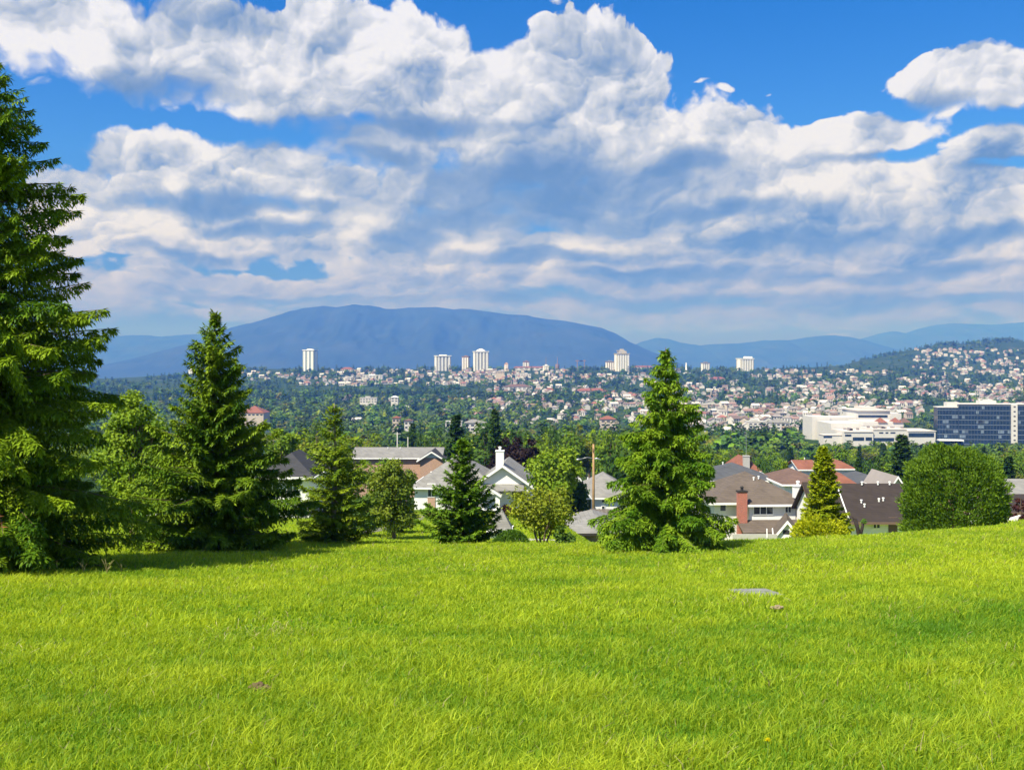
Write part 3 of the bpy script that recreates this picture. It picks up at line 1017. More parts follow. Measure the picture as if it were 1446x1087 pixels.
shell_bush('cedar_tree', 'domed clipped green cedar, as wide as tall, on the crest before the black brown roof', 'tree', 1347, 40.0, 3.75, 3.42, 30000, 0.14, 0.06,
           ((0.038, 0.100, 0.006), (0.170, 0.275, 0.016)), 71, power=5.0, peaks=((-0.75, 0.30), (-0.45, 0.26), (0.15, 0.15), (0.8, 0.12)), rag=0.10)
shell_bush('shrub', 'golden yellow low shrub spreading at the foot of the narrow cypress', 'shrub', 1158, 37.4, 2.1, 1.05, 5200, 0.11, 0.06,
           ((0.23, 0.31, 0.006), (0.54, 0.54, 0.014)), 72, trunk=False, power=2.0)
shell_bush('shrub', 'rounded dark green shrub on the lawn right of the compact fir', 'shrub', 722, 39.0, 1.5, 0.92, 4200, 0.11, 0.045,
           ((0.040, 0.110, 0.010), (0.120, 0.220, 0.018)), 73, trunk=False, power=2.2)


def leaf_tree(rg, Ht, W, n, leaf, tones, clear=0.18, lobes=26, shape=0.0, trunk_r=None, stems=1, open_=0.0, airy=0.55, tidy=1.0):
    """broadleaf tree: stems with limbs that end in leaf clumps; returns leaf quads, tones and a trunk MB"""
    mb = MB()
    r0 = trunk_r or 0.022 * Ht + 0.02
    cz, ch = Ht * (clear + (1 - clear) * 0.52), Ht * (1 - clear) * 0.5
    cl = []
    for i in range(lobes):
        while True:
            p = rg.uniform(-1, 1, 3)
            d = np.linalg.norm(p)
            if 0.35 < d < 1.0:
                break
        wz = 1 - shape * max(0.0, p[2])
        c = np.array([p[0] * W * 0.40 * wz, p[1] * W * 0.40 * wz, cz + p[2] * ch * 0.84])
        cl.append((c, W * rg.uniform(0.11, 0.19) * (1 - 0.3 * max(0.0, p[2]))))
    forks = []
    for k in range(stems):
        a = 2 * PI * k / stems + rg.uniform(0, 1)
        sp = 0.0 if stems == 1 else 0.10 * W
        f = (math.cos(a) * sp + rg.normal(0, 0.02 * W), math.sin(a) * sp + rg.normal(0, 0.02 * W), Ht * (clear + 0.10))
        mb.tube([(0, 0, -0.15), (f[0] * 0.35, f[1] * 0.35, Ht * clear * 0.5), f], [r0 * 1.25, r0, r0 * 0.7], 8)
        top = (f[0] * 2.2, f[1] * 2.2, cz + ch * 0.5)
        mb.tube([f, ((f[0] + top[0]) / 2 + rg.normal(0, 0.03 * W), (f[1] + top[1]) / 2, (f[2] + top[2]) / 2), top], [r0 * 0.7, r0 * 0.45, r0 * 0.15], 6, cap=False)
        forks.append((np.array(f), np.array(top)))
    for c, rr in cl:
        f, top = forks[int(rg.integers(len(forks)))]
        u = rg.uniform(0.0, 0.7)
        b = f * (1 - u) + top * u
        m = (b + c) / 2 + np.array([0, 0, -0.03 * Ht])
        mb.tube([tuple(b), tuple(m), tuple(c)], [r0 * 0.30, r0 * 0.17, r0 * 0.05], 5, cap=False)
    per = rg.multinomial(n, np.array([q[1] ** 2 for q in cl]) / sum(q[1] ** 2 for q in cl))
    Q, C = [], []
    for (c, rr), m in zip(cl, per):
        d = unit(rg.normal(0, 1, (m, 3)))
        rad = rr * rg.random(m) ** airy * (1 + 0.35 * vnoise(d[:, 0] * 3 + c[0], d[:, 1] * 3 + c[1] + d[:, 2] * 2, 5)) * 1.15
        P = c + d * rad[:, None] * np.array([1.12, 1.12, 0.80])
        nr = unit(d * 0.7 + np.array([0, 0, 0.55]) + rg.normal(0, 0.55 * tidy, (m, 3)))
        D = unit(np.cross(nr, rg.normal(0, 1, (m, 3))) + np.array([0, 0, -0.2]))
        S = unit(np.cross(D, nr))
        Q.append(sprigs(P, D, S, leaf * rg.uniform(0.8, 1.5, m), leaf * rg.uniform(0.6, 1.0, m)))
        k = np.clip(rg.normal(0.5, 0.22) + rg.normal(0, 0.2, m), 0, 1)[:, None]
        C.append(np.array(tones[0]) * (1 - k) + np.array(tones[1]) * k)
    return np.concatenate(Q), np.concatenate(C), mb


def broadleaf(name, label, px, y, top, wpx, n, leaf, tones, seed, group=None, mat='leaf', tm='bark', **kw):
    rg = np.random.default_rng(seed)
    x = X(px, y)
    z = gz(x, y) - 0.05
    Ht = Z(top, y) - z
    t = thing(name, label, 'tree', (x, y, z), 0, group)
    Q, C, mb = leaf_tree(rg, Ht, wpx / F * y, n, leaf, tones, **kw)
    link(bpy.data.objects.new('crown', raw_mesh('crown', Q, 4, M[mat], C)), t)
    mb.build('trunk', M[tm], t, True)
    return t


LIME = ((0.100, 0.190, 0.008), (0.240, 0.340, 0.018))
MID = ((0.040, 0.095, 0.012), (0.105, 0.185, 0.022))
OLIVE = ((0.080, 0.135, 0.010), (0.200, 0.250, 0.020))
YEL = ((0.125, 0.175, 0.010), (0.300, 0.340, 0.024))
PLUM = ((0.014, 0.008, 0.008), (0.040, 0.022, 0.020))
MAROON = ((0.030, 0.010, 0.010), (0.085, 0.028, 0.026))
DEEP = ((0.020, 0.055, 0.012), (0.060, 0.120, 0.022))
broadleaf('deciduous_tree', 'bright fresh green leafy tree between the tallest spruce and the broad one', 196, 46, 538, 112, 15000, 0.16, LIME, 81, clear=0.12, lobes=44)
broadleaf('deciduous_tree', 'low bright green leafy tree under the taller one between the two left spruces', 190, 40, 640, 70, 6000, 0.13, LIME, 82, clear=0.05, lobes=26)
broadleaf('deciduous_tree', 'olive brown leafy tree overhanging the path left of the white gabled house', 556, 60, 640, 72, 11000, 0.17, OLIVE, 83, clear=0.06, lobes=52)
broadleaf('deciduous_tree', 'small dark leafy tree standing over the bend of the path', 518, 62, 690, 60, 4200, 0.16, MID, 84, clear=0.08, lobes=20)
broadleaf('deciduous_tree', 'small yellow green tree with several stems on the lawn before the grey garage', 765, 41, 676, 100, 5600, 0.115, YEL, 85, clear=0.20, lobes=30, stems=4, trunk_r=0.055, airy=0.7)
broadleaf('deciduous_tree', 'round bright green tree right of the white gabled house', 786, 92, 622, 84, 9000, 0.30, LIME, 86, clear=0.12, lobes=40)
broadleaf('deciduous_tree', 'dark green leafy tree beneath the round bright green tree, by the pale house', 812, 96, 668, 46, 3200, 0.30, DEEP, 87, clear=0.1, lobes=18)
broadleaf('plum_tree', 'dark purple leafed tree rising behind the white gabled house', 722, 150, 612, 66, 6500, 0.40, PLUM, 88, clear=0.1, lobes=34)
broadleaf('plum_tree', 'smaller dark purple tree behind the chimney of the white gabled house', 752, 142, 618, 44, 3400, 0.40, PLUM, 89, clear=0.1, lobes=20)
broadleaf('shrub_tree', 'dark red leafed small tree at the porch of the white gabled house', 717, 84, 713, 26, 1600, 0.20, MAROON, 90, clear=0.05, lobes=12)
broadleaf('shrub_tree', 'dark red leafed shrub tree at the right edge beyond the black brown roof', 1441, 62, 686, 26, 1500, 0.16, MAROON, 91, clear=0.05, lobes=10)
broadleaf('shrub_tree', 'dark red leafed bush poking over the left end of the black brown ridge', 1219, 106, 672, 26, 1500, 0.28, MAROON, 92, clear=0.05, lobes=10)
broadleaf('shrub_tree', 'dark red leafed bush poking over the middle of the black brown ridge', 1241, 107, 674, 22, 1300, 0.28, MAROON, 93, clear=0.05, lobes=10)
broadleaf('deciduous_tree', 'small green bush tree at the right end of the grey garage', 797, 46, 735, 32, 1500, 0.12, MID, 94, clear=0.05, lobes=12)
broadleaf('deciduous_tree', 'leafy bush under the olive brown tree by the path', 566, 66, 708, 56, 4200, 0.16, OLIVE, 95, clear=0.04, lobes=14)
broadleaf('deciduous_tree', 'yellow green leafy tree just left of the pale bare pole behind the broad spruce', 398, 125, 600, 64, 4500, 0.40, LIME, 96, clear=0.1, lobes=24)

# ---- lawn details
t = MB()
for i in range(5):
    pass
mb = MB()
c8 = [(-0.34, -0.58), (0.33, -0.60), (0.35, 0.57), (-0.33, 0.60)]
mb.prism(c8, 0, 0.10)
o = mb.build('stone_slab', M['stone'])
bv = o.modifiers.new('edge', 'BEVEL')
bv.width = 0.015
bv.segments = 2
sx, sy = SLAB
o.location = (sx, sy, gz(sx, sy) - 0.06)
o.rotation_euler = (math.atan((gz(sx, sy + 0.5) - gz(sx, sy - 0.5))), math.atan(-(gz(sx + .5, sy) - gz(sx - .5, sy))), 0.03)
tag(o, 'flat pale grey stone slab sunk in the grass of the field', 'slab')


def clod(name, label, cat, px, y, parts, seed, mats, lift=0.03):
    rg = np.random.default_rng(seed)
    bm = bmesh.new()
    for dx, dy, dz, r in parts:
        g = bmesh.ops.create_icosphere(bm, subdivisions=3, radius=r)
        for v in g['verts']:
            n = mnoise.noise(v.co * (2.2 / r) * 0.6 + Vector((seed, dx * 50, 0))) * 0.35 + mnoise.noise(v.co * (6 / r) * 0.6) * 0.15
            v.co = v.co * (1 + n)
            v.co.z *= 0.62
            v.co += Vector((dx, dy, dz))
    me = bpy.data.meshes.new(name)
    bm.to_mesh(me)
    bm.free()
    me.materials.append(mats)
    o = link(bpy.data.objects.new(name, me))
    x = X(px, y)
    o.location = (x, y, gz(x, y) + lift)
    return tag(o, label, cat)


earth = plain('dry_earth', (0.13, 0.095, 0.05), 0.95, 0.6, 30.0, 0.1)
clod('clod', 'small brown lump of dry earth lying in the near grass', 'clod', 364, 7.95, [(0, 0, 0.02, 0.055), (0.055, 0.01, 0.012, 0.035), (-0.05, 0.02, 0.01, 0.03), (0.09, 0.0, 0.012, 0.022)], 3, earth, 0.045)
clod('clod', 'small pale tan lump of dry earth just below the stone slab', 'clod', 1098, 13.6, [(0, 0, 0.015, 0.05), (0.06, 0.01, 0.01, 0.03), (-0.07, 0.0, 0.01, 0.035)], 5, plain('tan_earth', (0.26, 0.21, 0.13), 0.95, 0.4, 30.0, 0.1), 0.06)


def dandelion(px, y):
    rg = np.random.default_rng(9)
    x = X(px, y)
    t = thing('dandelion', 'yellow dandelion in bloom in the grass at the bottom of the photo', 'flower', (x, y, gz(x, y)))
    mb = MB()
    mb.tube([(0, 0, -0.01), (0.008, 0.0, 0.06), (0.004, 0, 0.115)], [0.003, 0.0025, 0.0025], 6)
    mb.build('stem', plain('stem_green', (0.16, 0.25, 0.05), 0.6, 0.1), t)
    n = 90
    a = rg.uniform(0, 2 * PI, n)
    e = rg.uniform(0.1, 1.4, n)
    D = np.stack([np.cos(a) * np.cos(e), np.sin(a) * np.cos(e), np.sin(e)], 1)
    S = unit(np.cross(D, rg.normal(0, 1, (n, 3))))
    Q = sprigs(np.tile([0.004, 0, 0.115], (n, 1)), D, S, 0.024 * rg.uniform(0.7, 1.1, n), np.full(n, 0.006))
    link(bpy.data.objects.new('flower_head', raw_mesh('flower_head', Q, 4, M['leaf'], np.tile([0.75, 0.68, 0.01], (n, 1)))), t)


dandelion(1083, 6.1)


def stalks(name, label, px, y, n, spread, hgt, seed):
    """a tuft of tall dry grass stalks, one plant"""
    rg = np.random.default_rng(seed)
    Q, C = [], []
    for i in range(n):
        x0, y0 = rg.normal(0, 0.004), rg.normal(0, 0.004)
        a, l = rg.uniform(0, 2 * PI), rg.uniform(0.1, 0.6)
        h = hgt * rg.uniform(0.5, 1.1)
        b = np.array([x0, y0, 0.0])
        for k in range(3):
            p = b + np.array([math.cos(a) * l * h * (k / 3) ** 2, math.sin(a) * l * h * (k / 3) ** 2, h * k / 3])
            q = b + np.array([math.cos(a) * l * h * ((k + 1) / 3) ** 2, math.sin(a) * l * h * ((k + 1) / 3) ** 2, h * (k + 1) / 3])
            w = 0.003 if k < 2 else 0.006
            s = np.array([w, 0, 0])
            Q.append([p - s, p + s, q + s * 0.7, q - s * 0.7])
            C.append(np.array([0.42, 0.36, 0.16]) * rg.uniform(0.6, 1.1))
    o = link(bpy.data.objects.new(name, raw_mesh(name, np.array(Q), 4, M['grass'], np.array(C))))
    x = X(px, y)
    o.location = (x, y, gz(x, y))
    return tag(o, label, 'grass tuft')


for k_, (px_, y_, lab_) in enumerate(((150, 19.0, 'tuft of tall dry grass stalks under the right side of the tallest spruce'), (172, 19.3, 'rightmost tuft of dry stalks at the foot of the tallest spruce'),
                                     (118, 18.8, 'tuft of dry stalks between two others at the foot of the tallest spruce'), (80, 18.6, 'thin tuft of dry stalks under the middle of the tallest spruce'))):
    stalks('dry_grass_tuft', lab_, px_, y_, 7, 0.0, 0.27, 6 + k_)


def forked_trunks(label, px, y, base, top):
    """a bare forked dark trunk whose crown has been cut back"""
    z = Z(base, y)
    h = Z(top, y) - z
    t = thing('cut_tree', label, 'tree', (X(px, y), y, z))
    mb = MB()
    mb.tube([(0, 0, -1.2), (0.02, 0, 0.1), (-0.10, 0, h * 0.45), (-0.30, 0, h)], [0.22, 0.2, 0.15, 0.17], 9)
    mb.tube([(0.04, 0, -0.1), (0.22, 0.02, h * 0.35), (0.36, 0.03, h * 0.8)], [0.17, 0.12, 0.10], 9)
    mb.tube([(-0.28, 0, h * 0.9), (-0.5, 0.1, h * 1.15)], [0.1, 0.05], 7)
    mb.build('trunk', bark('dark_bark', (0.035, 0.028, 0.024)), t, True)
    rg = np.random.default_rng(3)
    n = 260
    P = np.array([0.38, 0.03, h * 0.86]) + np.clip(rg.normal(0, 0.09, (n, 3)), -0.2, 0.2)
    D = unit(rg.normal(0, 1, (n, 3)))
    S = unit(np.cross(D, rg.normal(0, 1, (n, 3))))
    link(bpy.data.objects.new('sprouts', raw_mesh('sprouts', sprigs(P, D, S, np.full(n, 0.12), np.full(n, 0.07)), 4, M['leaf'], np.tile([[0.1, 0.2, 0.02]], (n, 1)))), t)


forked_trunks('dark forked trunk of a cut back tree before the black brown roofed house', 1213, 77, 757, 733)
# ---------------------------------------------------------------- houses near the field
def add_block(W, R, T, ox, oy, w, d, wh, rh, style, over=0.45, dn=2.5, zb=0.0, th=0.14):
    """walls, roof and eave boards of one rectangular block; front wall at y = oy, facing -y"""
    x0, x1, y0, y1 = ox - w / 2, ox + w / 2, oy, oy + d
    W.box(x0, x1, y0, y1, zb - dn, zb + wh)
    ze = zb + wh
    g = 0.012
    if style == 'gable_y':
        s = rh / (w / 2)
        a, b = x0 - over, x1 + over
        zo = ze - s * over + 0.10
        zr = ze + rh + 0.10
        for p in (y0 + g, y1 - g):
            W.poly(((x0, p, ze), (x1, p, ze), (ox, p, ze + rh - 0.02)))
        f, k = y0 - over, y1 + over
        R.shell([(a, f, zo), (ox, f, zr), (ox, k, zr), (a, k, zo)], th)
        R.shell([(ox, f, zr), (b, f, zo), (b, k, zo), (ox, k, zr)], th)
        for sx in (a, b):
            e = 0.03 if sx > ox else -0.03
            T.poly(((sx + e, f - 0.03, zo + 0.05), (ox, f - 0.03, zr + 0.05), (ox, f - 0.03, zr - 0.24), (sx + e, f - 0.03, zo - 0.24)))
            T.box(min(sx, sx + e * 3), max(sx, sx + e * 3), f, k, zo - 0.20, zo - 0.02)
    elif style == 'gable_x':
        s = rh / (d / 2)
        f, k = y0 - over, y1 + over
        zo, zr, ym = ze - s * over + 0.10, ze + rh + 0.10, (y0 + y1) / 2
        for p in (x0 + g, x1 - g):
            W.poly(((p, y0, ze), (p, y1, ze), (p, ym, ze + rh - 0.02)))
        a, b = x0 - over, x1 + over
        R.shell([(a, f, zo), (b, f, zo), (b, ym, zr), (a, ym, zr)], th)
        R.shell([(a, ym, zr), (b, ym, zr), (b, k, zo), (a, k, zo)], th)
        T.box(a, b, f - 0.10, f - 0.004, zo - 0.20, zo - 0.01)
        for sx, e in ((a, -0.03), (b, 0.03)):
            T.poly(((sx + e, f, zo), (sx + e, ym, zr), (sx + e, ym, zr - 0.22), (sx + e, f, zo - 0.22)))
    else:
        h = min(w, d) / 2
        s = rh / h
        a, b, f, k = x0 - over, x1 + over, y0 - over, y1 + over
        zo, zr = ze - s * over + 0.10, ze + rh + 0.10
        hh = h + over
        if w >= d:
            r0, r1 = (a + hh, (y0 + y1) / 2, zr), (b - hh, (y0 + y1) / 2, zr)
            P = [[(a, f, zo), (b, f, zo), r1, r0], [(b, f, zo), (b, k, zo), r1], [(b, k, zo), (a, k, zo), r0, r1], [(a, k, zo), (a, f, zo), r0]]
        else:
            r0, r1 = (ox, f + hh, zr), (ox, k - hh, zr)
            P = [[(a, f, zo), (b, f, zo), r0], [(b, f, zo), (b, k, zo), r1, r0], [(b, k, zo), (a, k, zo), r1], [(a, k, zo), (a, f, zo), r0, r1]]
        for p in P:
            R.poly(p)
        R.poly([(a, f, zo - 0.04), (a, k, zo - 0.04), (b, k, zo - 0.04), (b, f, zo - 0.04)])
        T.box(a, b, f - 0.10, f - 0.004, zo - 0.20, zo - 0.01)
        T.box(a - 0.10, a - 0.004, f, k, zo - 0.20, zo - 0.01)
        T.box(b + 0.004, b + 0.10, f, k, zo - 0.20, zo - 0.01)


def window(parent, face, u, v, z, w, h, bars=1, fm='trim', pm='glass', name='window'):
    """face f: at x=u on the plane y=v; l / r: at y=u on the plane x=v; frame with its pane as a sub-part"""
    A, B = MB(), MB()

    def bx(mb, a, b, c, d, n0, n1):
        if face == 'f':
            mb.box(u + a, u + b, v - n1, v - n0, z + c, z + d)
        elif face == 'l':
            mb.box(v - n1, v - n0, u + a, u + b, z + c, z + d)
        else:
            mb.box(v + n0, v + n1, u + a, u + b, z + c, z + d)
    t = 0.07
    bx(A, -w / 2 - t, w / 2 + t, -t, 0, 0.0, 0.09)
    bx(A, -w / 2 - t, w / 2 + t, h, h + t, 0.0, 0.08)
    bx(A, -w / 2 - t, -w / 2, 0, h, 0.0, 0.08)
    bx(A, w / 2, w / 2 + t, 0, h, 0.0, 0.08)
    for k in range(1, bars):
        c = -w / 2 + w * k / bars
        bx(A, c - 0.03, c + 0.03, 0, h, 0.0, 0.07)
    fr = A.build(name, M[fm], parent)
    bx(B, -w / 2, w / 2, 0, h, 0.004, 0.03)
    B.build('pane', M[pm], fr)
    return fr


def door(parent, u, v, z, w, h, mat, panels=True, name='door'):
    A = MB()
    A.box(u - w / 2, u + w / 2, v - 0.05, v - 0.003, z, z + h)
    if panels:
        for k in range(3):
            A.box(u - w * 0.38, u + w * 0.38, v - 0.075, v - 0.053, z + h * (0.08 + 0.31 * k), z + h * (0.32 + 0.31 * k))
    return A.build(name, M[mat], parent)


def chimney(parent, x, y, z0, z1, wx, wy, mat, cap='concrete', pot=True, pot_mat='trim'):
    A = MB()
    A.box(x - wx / 2, x + wx / 2, y - wy / 2, y + wy / 2, z0, z1)
    o = A.build('chimney', M[mat], parent)
    C = MB()
    C.box(x - wx / 2 - 0.06, x + wx / 2 + 0.06, y - wy / 2 - 0.06, y + wy / 2 + 0.06, z1 + 0.002, z1 + 0.12)
    if pot:
        C.tube([(x, y, z1 + 0.12), (x, y, z1 + 0.38)], [0.13, 0.13], 10)
        C.tube([(x, y, z1 + 0.40), (x, y, z1 + 0.52)], [0.20, 0.10], 10)
    C.build('chimney_cap', M[cap if not pot else pot_mat], o)
    return o


def vents(parent, pts):
    for x, y, z in pts:
        A = MB()
        A.tube([(x, y, z), (x, y, z + 0.22)], [0.07, 0.07], 8)
        A.tube([(x, y, z + 0.225), (x, y, z + 0.30)], [0.11, 0.09], 8)
        A.build('roof_vent', M['trim'], parent)


def finish(t, W, R, T, wm, rm, tm='trim'):
    if W.f:
        W.build('wall', M[wm], t)
    r = R.build('roof', M[rm], t)
    if T.f:
        T.build('gutter', M[tm], r)
    return r


def simple_house(name, label, px, y, wpx, eave, ridge, style, wm, rm, d=8.0, rz=0.0, wins=(), chims=(), over=0.45, group=None, vent=(), cat='house', tm='trim', dn=5.0):
    """a one-block house from where its eaves and ridge show"""
    x, w = X(px, y), wpx / F * y
    ze = Z(eave, y)
    ym = y + (d / 2 if style != 'gable_y' else 0)
    rh = max(0.5, Z(ridge, ym) - ze)
    wh = 2.7
    t = thing(name, label, cat, (x, y, ze - wh), rz, group)
    W, R, T = MB(), MB(), MB()
    add_block(W, R, T, 0, 0, w - 2 * over, d, wh, rh, style, over, dn=dn)
    finish(t, W, R, T, wm, rm, tm)
    for u, z, ww, hh, b in wins:
        window(t, 'f', u, 0, z, ww, hh, b)
    for c in chims:
        chimney(t, *c)
    vents(t, vent)
    return t


def near_houses():
    # --- white gabled house
    Y = 105.0
    x0, z0 = X(698, Y), Z(717, Y)
    t = thing('house', 'white gabled house with a white chimney, small porch and long grey roof', 'house', (x0, Y, z0), math.radians(-4))
    W, R, T = MB(), MB(), MB()
    wh = Z(683, Y) - z0
    add_block(W, R, T, 0.9, 0, 5.6, 9.0, wh, 1.95, 'gable_y', 0.5)
    add_block(W, R, T, -4.6, 1.6, 8.6, 9.5, wh - 0.35, 2.9, 'hip', 0.5)
    finish(t, W, R, T, 'white', 'grey_roof')
    c = chimney(t, 0.55, 0.75, wh + 1.0, wh + 3.4, 0.85, 0.7, 'stucco', 'trim')
    W, R, T = MB(), MB(), MB()                       # porch with its own little roof, post and rail
    add_block(W, R, T, -0.35, -2.0, 1.9, 1.9, wh - 0.85, 0.65, 'gable_y', 0.25, dn=0.0)
    P = MB()
    P.box(-1.28, -1.12, -2.0, -1.84, 0, wh - 0.9)
    P.box(0.30, 0.75, -2.0, -1.55, -0.5, wh - 0.9)
    P.box(-1.28, 0.6, -1.98, -0.02, -0.6, 0.06)
    R.shell([(-1.9, -1.1, wh - 0.55), (3.2, -1.1, wh - 0.55), (3.2, -0.02, wh + 0.0), (-1.9, -0.02, wh + 0.0)], 0.12)
    p = P.build('porch', M['trim'], t)
    R.build('porch_roof', M['grey_roof'], p)
    T.poly([(-1.25, -2.19, wh - 0.84), (0.55, -2.19, wh - 0.84), (-0.35, -2.19, wh - 0.26)])
    T.build('porch_gable', M['trim'], p)
    door(t, -0.35, 0, 0.05, 0.95, 2.0, 'grey_door')
    window(t, 'f', -0.95, -0.002, 0.6, 0.45, 1.2, 1)
    window(t, 'f', 2.5, 0, 0.9, 1.2, 1.1, 2)
    window(t, 'f', -7.0, 1.6, 0.95, 0.75, 1.35, 2)
    window(t, 'f', -3.4, 1.6, 0.9, 1.3, 1.2, 2)
    B = MB()
    B.box(-7.42, -6.58, 1.52, 1.597, -0.6, 0.80)
    B.build('brick_panel', M['brick_tan'], t)
    vents(t, [(-7.3, 3.4, wh + 0.6), (-5.2, 4.9, wh + 1.7)])

    # --- house with the red brick chimney
    Y = 90.0
    z0 = Z(767, Y)
    t = thing('house', 'white two storey house with a tall red brick chimney and brown roof', 'house', (X(1078, Y), Y, z0), math.radians(3))
    W, R, T = MB(), MB(), MB()
    e = Z(707, Y) - z0
    add_block(W, R, T, -0.3, 0.6, 8.2, 8.4, e, 2.1, 'hip', 0.5, dn=1.0)
    add_block(W, R, T, 0.75, -0.25, 4.3, 6.0, e - 0.05, 1.55, 'hip', 0.4, dn=1.0)
    r = finish(t, W, R, T, 'white', 'brown_roof')
    c = chimney(t, -2.15, -0.55, Z(737, Y) - z0 - 2.2, Z(693, Y) - z0, 0.82, 0.62, 'brick_red', 'concrete', True, 'dark')
    chimney(t, 3.25, 0.1, Z(703, Y) - z0, Z(687, Y) - z0, 0.85, 0.6, 'stucco')
    S = MB()
    S.box(2.95, 3.62, -0.2, 0.4, -1.0, Z(703, Y) - z0 - 0.003)
    S.build('chimney_stack', M['cream'], t)
    zw = Z(725, Y) - z0
    window(t, 'f', -0.1, -0.25, zw, 1.75, 0.95, 3)
    window(t, 'f', 2.2, -0.25, zw + 0.15, 0.5, 0.8, 2)
    window(t, 'f', -3.6, 0.6, zw + 0.2, 0.5, 0.7, 1)
    vents(t, [(0.1, 3.3, e + 1.5), (0.6, 3.4, e + 1.6)])
    L, W2, T2 = MB(), MB(), MB()                     # lower roof over the carport
    zl = Z(733, Y) - z0
    L.shell([(-2.6, -2.6, zl - 0.75), (3.6, -2.6, zl - 0.75), (3.6, -0.27, zl), (-2.6, -0.27, zl)], 0.14)
    q = L.build('carport_roof', M['brown_roof'], t)
    for px_ in (-2.45, 0.2, 3.4):
        P = MB()
        P.box(px_ - 0.04, px_ + 0.04, -2.5, -2.42, -1.0, zl - 0.86)
        P.build('post', M['trim'], q)
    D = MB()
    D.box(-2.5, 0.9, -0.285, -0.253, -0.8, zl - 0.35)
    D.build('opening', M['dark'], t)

    # --- white gable garage in front of it
    Y = 82.0
    z0 = Z(770, Y)
    t = thing('garage', 'small white gable garage with a dark arched window below the red chimney house', 'garage', (X(1112, Y), Y, z0), math.radians(-14))
    W, R, T = MB(), MB(), MB()
    add_block(W, R, T, 0, 0, 1.7, 4.5, Z(755, Y) - z0, 1.1, 'gable_y', 0.25, dn=0.8)
    finish(t, W, R, T, 'white', 'brown_roof')
    D = MB()
    zz = Z(754, Y) - z0
    D.prism([(0, 0)] * 0 or [(-0.36, -0.03), (0.16, -0.03), (0.16, -0.004), (-0.36, -0.004)], zz, zz + 0.34)
    D.build('window', M['dark'], t)

    wl = MB()
    Y = 80.0
    wl.box(-1.8, 1.8, -0.08, 0.08, -2.0, Z(754, Y) - Z(770, Y))
    o = wl.build('garden_wall', M['concrete'])
    o.location = (X(1066, Y), Y, Z(770, Y))
    tag(o, 'pale grey garden wall under the carport of the red chimney house', 'wall')

    # --- black brown roof
    Y = 80.0
    z0 = Z(762, Y)
    t = thing('house', 'low white house under a big black brown roof, left of the domed cedar', 'house', (X(1250, Y), Y, z0), 0)
    W, R, T = MB(), MB(), MB()
    e = Z(732, Y) - z0
    add_block(W, R, T, 0.2, 0, 6.6, 8.6, e, Z(684, Y + 4.3) - z0 - e, 'gable_x', 0.55, dn=1.5)
    add_block(W, R, T, -3.6, 2.2, 2.4, 6.0, e - 0.1, Z(682, Y + 5.2) - z0 - e + 0.1, 'gable_x', 0.4, dn=1.5)
    finish(t, W, R, T, 'white', 'black_roof', 'brown_door')
    door(t, 0.62, 0, Z(756, Y) - z0, 0.72, 1.5, 'brown_door')
    window(t, 'f', -0.72, 0, Z(745, Y) - z0, 0.5, 0.5, 2)
    window(t, 'f', -0.05, 0, Z(738, Y) - z0, 0.7, 0.22, 2)
    D = MB()
    D.tube([(-3.12, -0.66, e - 0.1), (-3.05, 1.4, e + 1.35), (-2.85, 3.6, e + 2.55)], [0.055] * 3, 6)
    D.build('downpipe', M['trim'], t)
    vents(t, [(-0.5, 3.9, e + 2.25), (0.9, 4.0, e + 2.25), (1.9, 4.0, e + 2.25), (-1.3, 1.8, e + 1.0), (-1.25, 1.2, e + 0.75), (0.2, 1.9, e + 1.1), (0.6, 2.0, e + 1.15)])

    # --- right edge
    simple_house('house', 'black brown roofed house cut off by the right edge of the photo', 1462, 75, 100, 722, 699, 'gable_x', 'white', 'black_roof', 8.0, tm='brown_door')
    simple_house('house', 'grey roofed house at the right edge, above the black brown one', 1462, 104, 110, 700, 677, 'gable_x', 'stucco', 'grey_roof', 8.5)
    wl = MB()
    Y = 62.0
    pts = [(-1.3, 0.0), (-1.3, Z(738, Y) - Z(746, Y)), (-0.9, Z(731, Y) - Z(746, Y)), (-0.3, Z(727, Y) - Z(746, Y)), (2.2, Z(725, Y) - Z(746, Y)), (2.2, 0.0)]
    n = len(pts)
    F0, F1 = [(a, -0.1, b) for a, b in pts], [(a, 0.1, b) for a, b in pts]
    F0[0] = (pts[0][0], -0.1, -2.0); F0[-1] = (pts[-1][0], -0.1, -2.0)
    F1[0] = (pts[0][0], 0.1, -2.0); F1[-1] = (pts[-1][0], 0.1, -2.0)
    wl.poly(F0).poly(F1[::-1])
    for i in range(n):
        j = (i + 1) % n
        wl.poly((F0[i], F1[i], F1[j], F0[j]))
    o = wl.build('garden_wall', M['stucco'])
    o.location = (X(1448, Y), Y, Z(746, Y))
    tag(o, 'white garden wall with a sloping top at the right edge of the field', 'wall')

    # --- houses behind
    simple_house('house', 'dark slate hip roofed house with a white eave band, behind the red chimney house', 1046, 118, 108, 677, 654, 'hip', 'stucco', 'slate_roof', 9.0,
                 wins=((2.0, 1.2, 1.2, 0.9, 2), (-1.5, 1.2, 1.2, 0.9, 2)), vent=((-1.5, 3.0, 4.2),))
    t = simple_house('house', 'red roofed house with a grey brick chimney and an aerial, behind the slate roof', 1056, 150, 40, 662, 644, 'hip', 'cream', 'red_roof', 8.0,
                     chims=((-0.2, 0.2, 2.0, 4.6, 0.9, 0.8, 'concrete', 'concrete', False),))
    A = MB()
    A.tube([(-0.2, 0.2, 4.7), (-0.2, 0.2, 8.3)], [0.035, 0.02], 6)
    A.box(-0.7, 0.3, 0.18, 0.22, 7.6, 7.64)
    A.box(-0.6, 0.2, 0.18, 0.22, 7.9, 7.94)
    A.build('aerial', M['metal'], t)
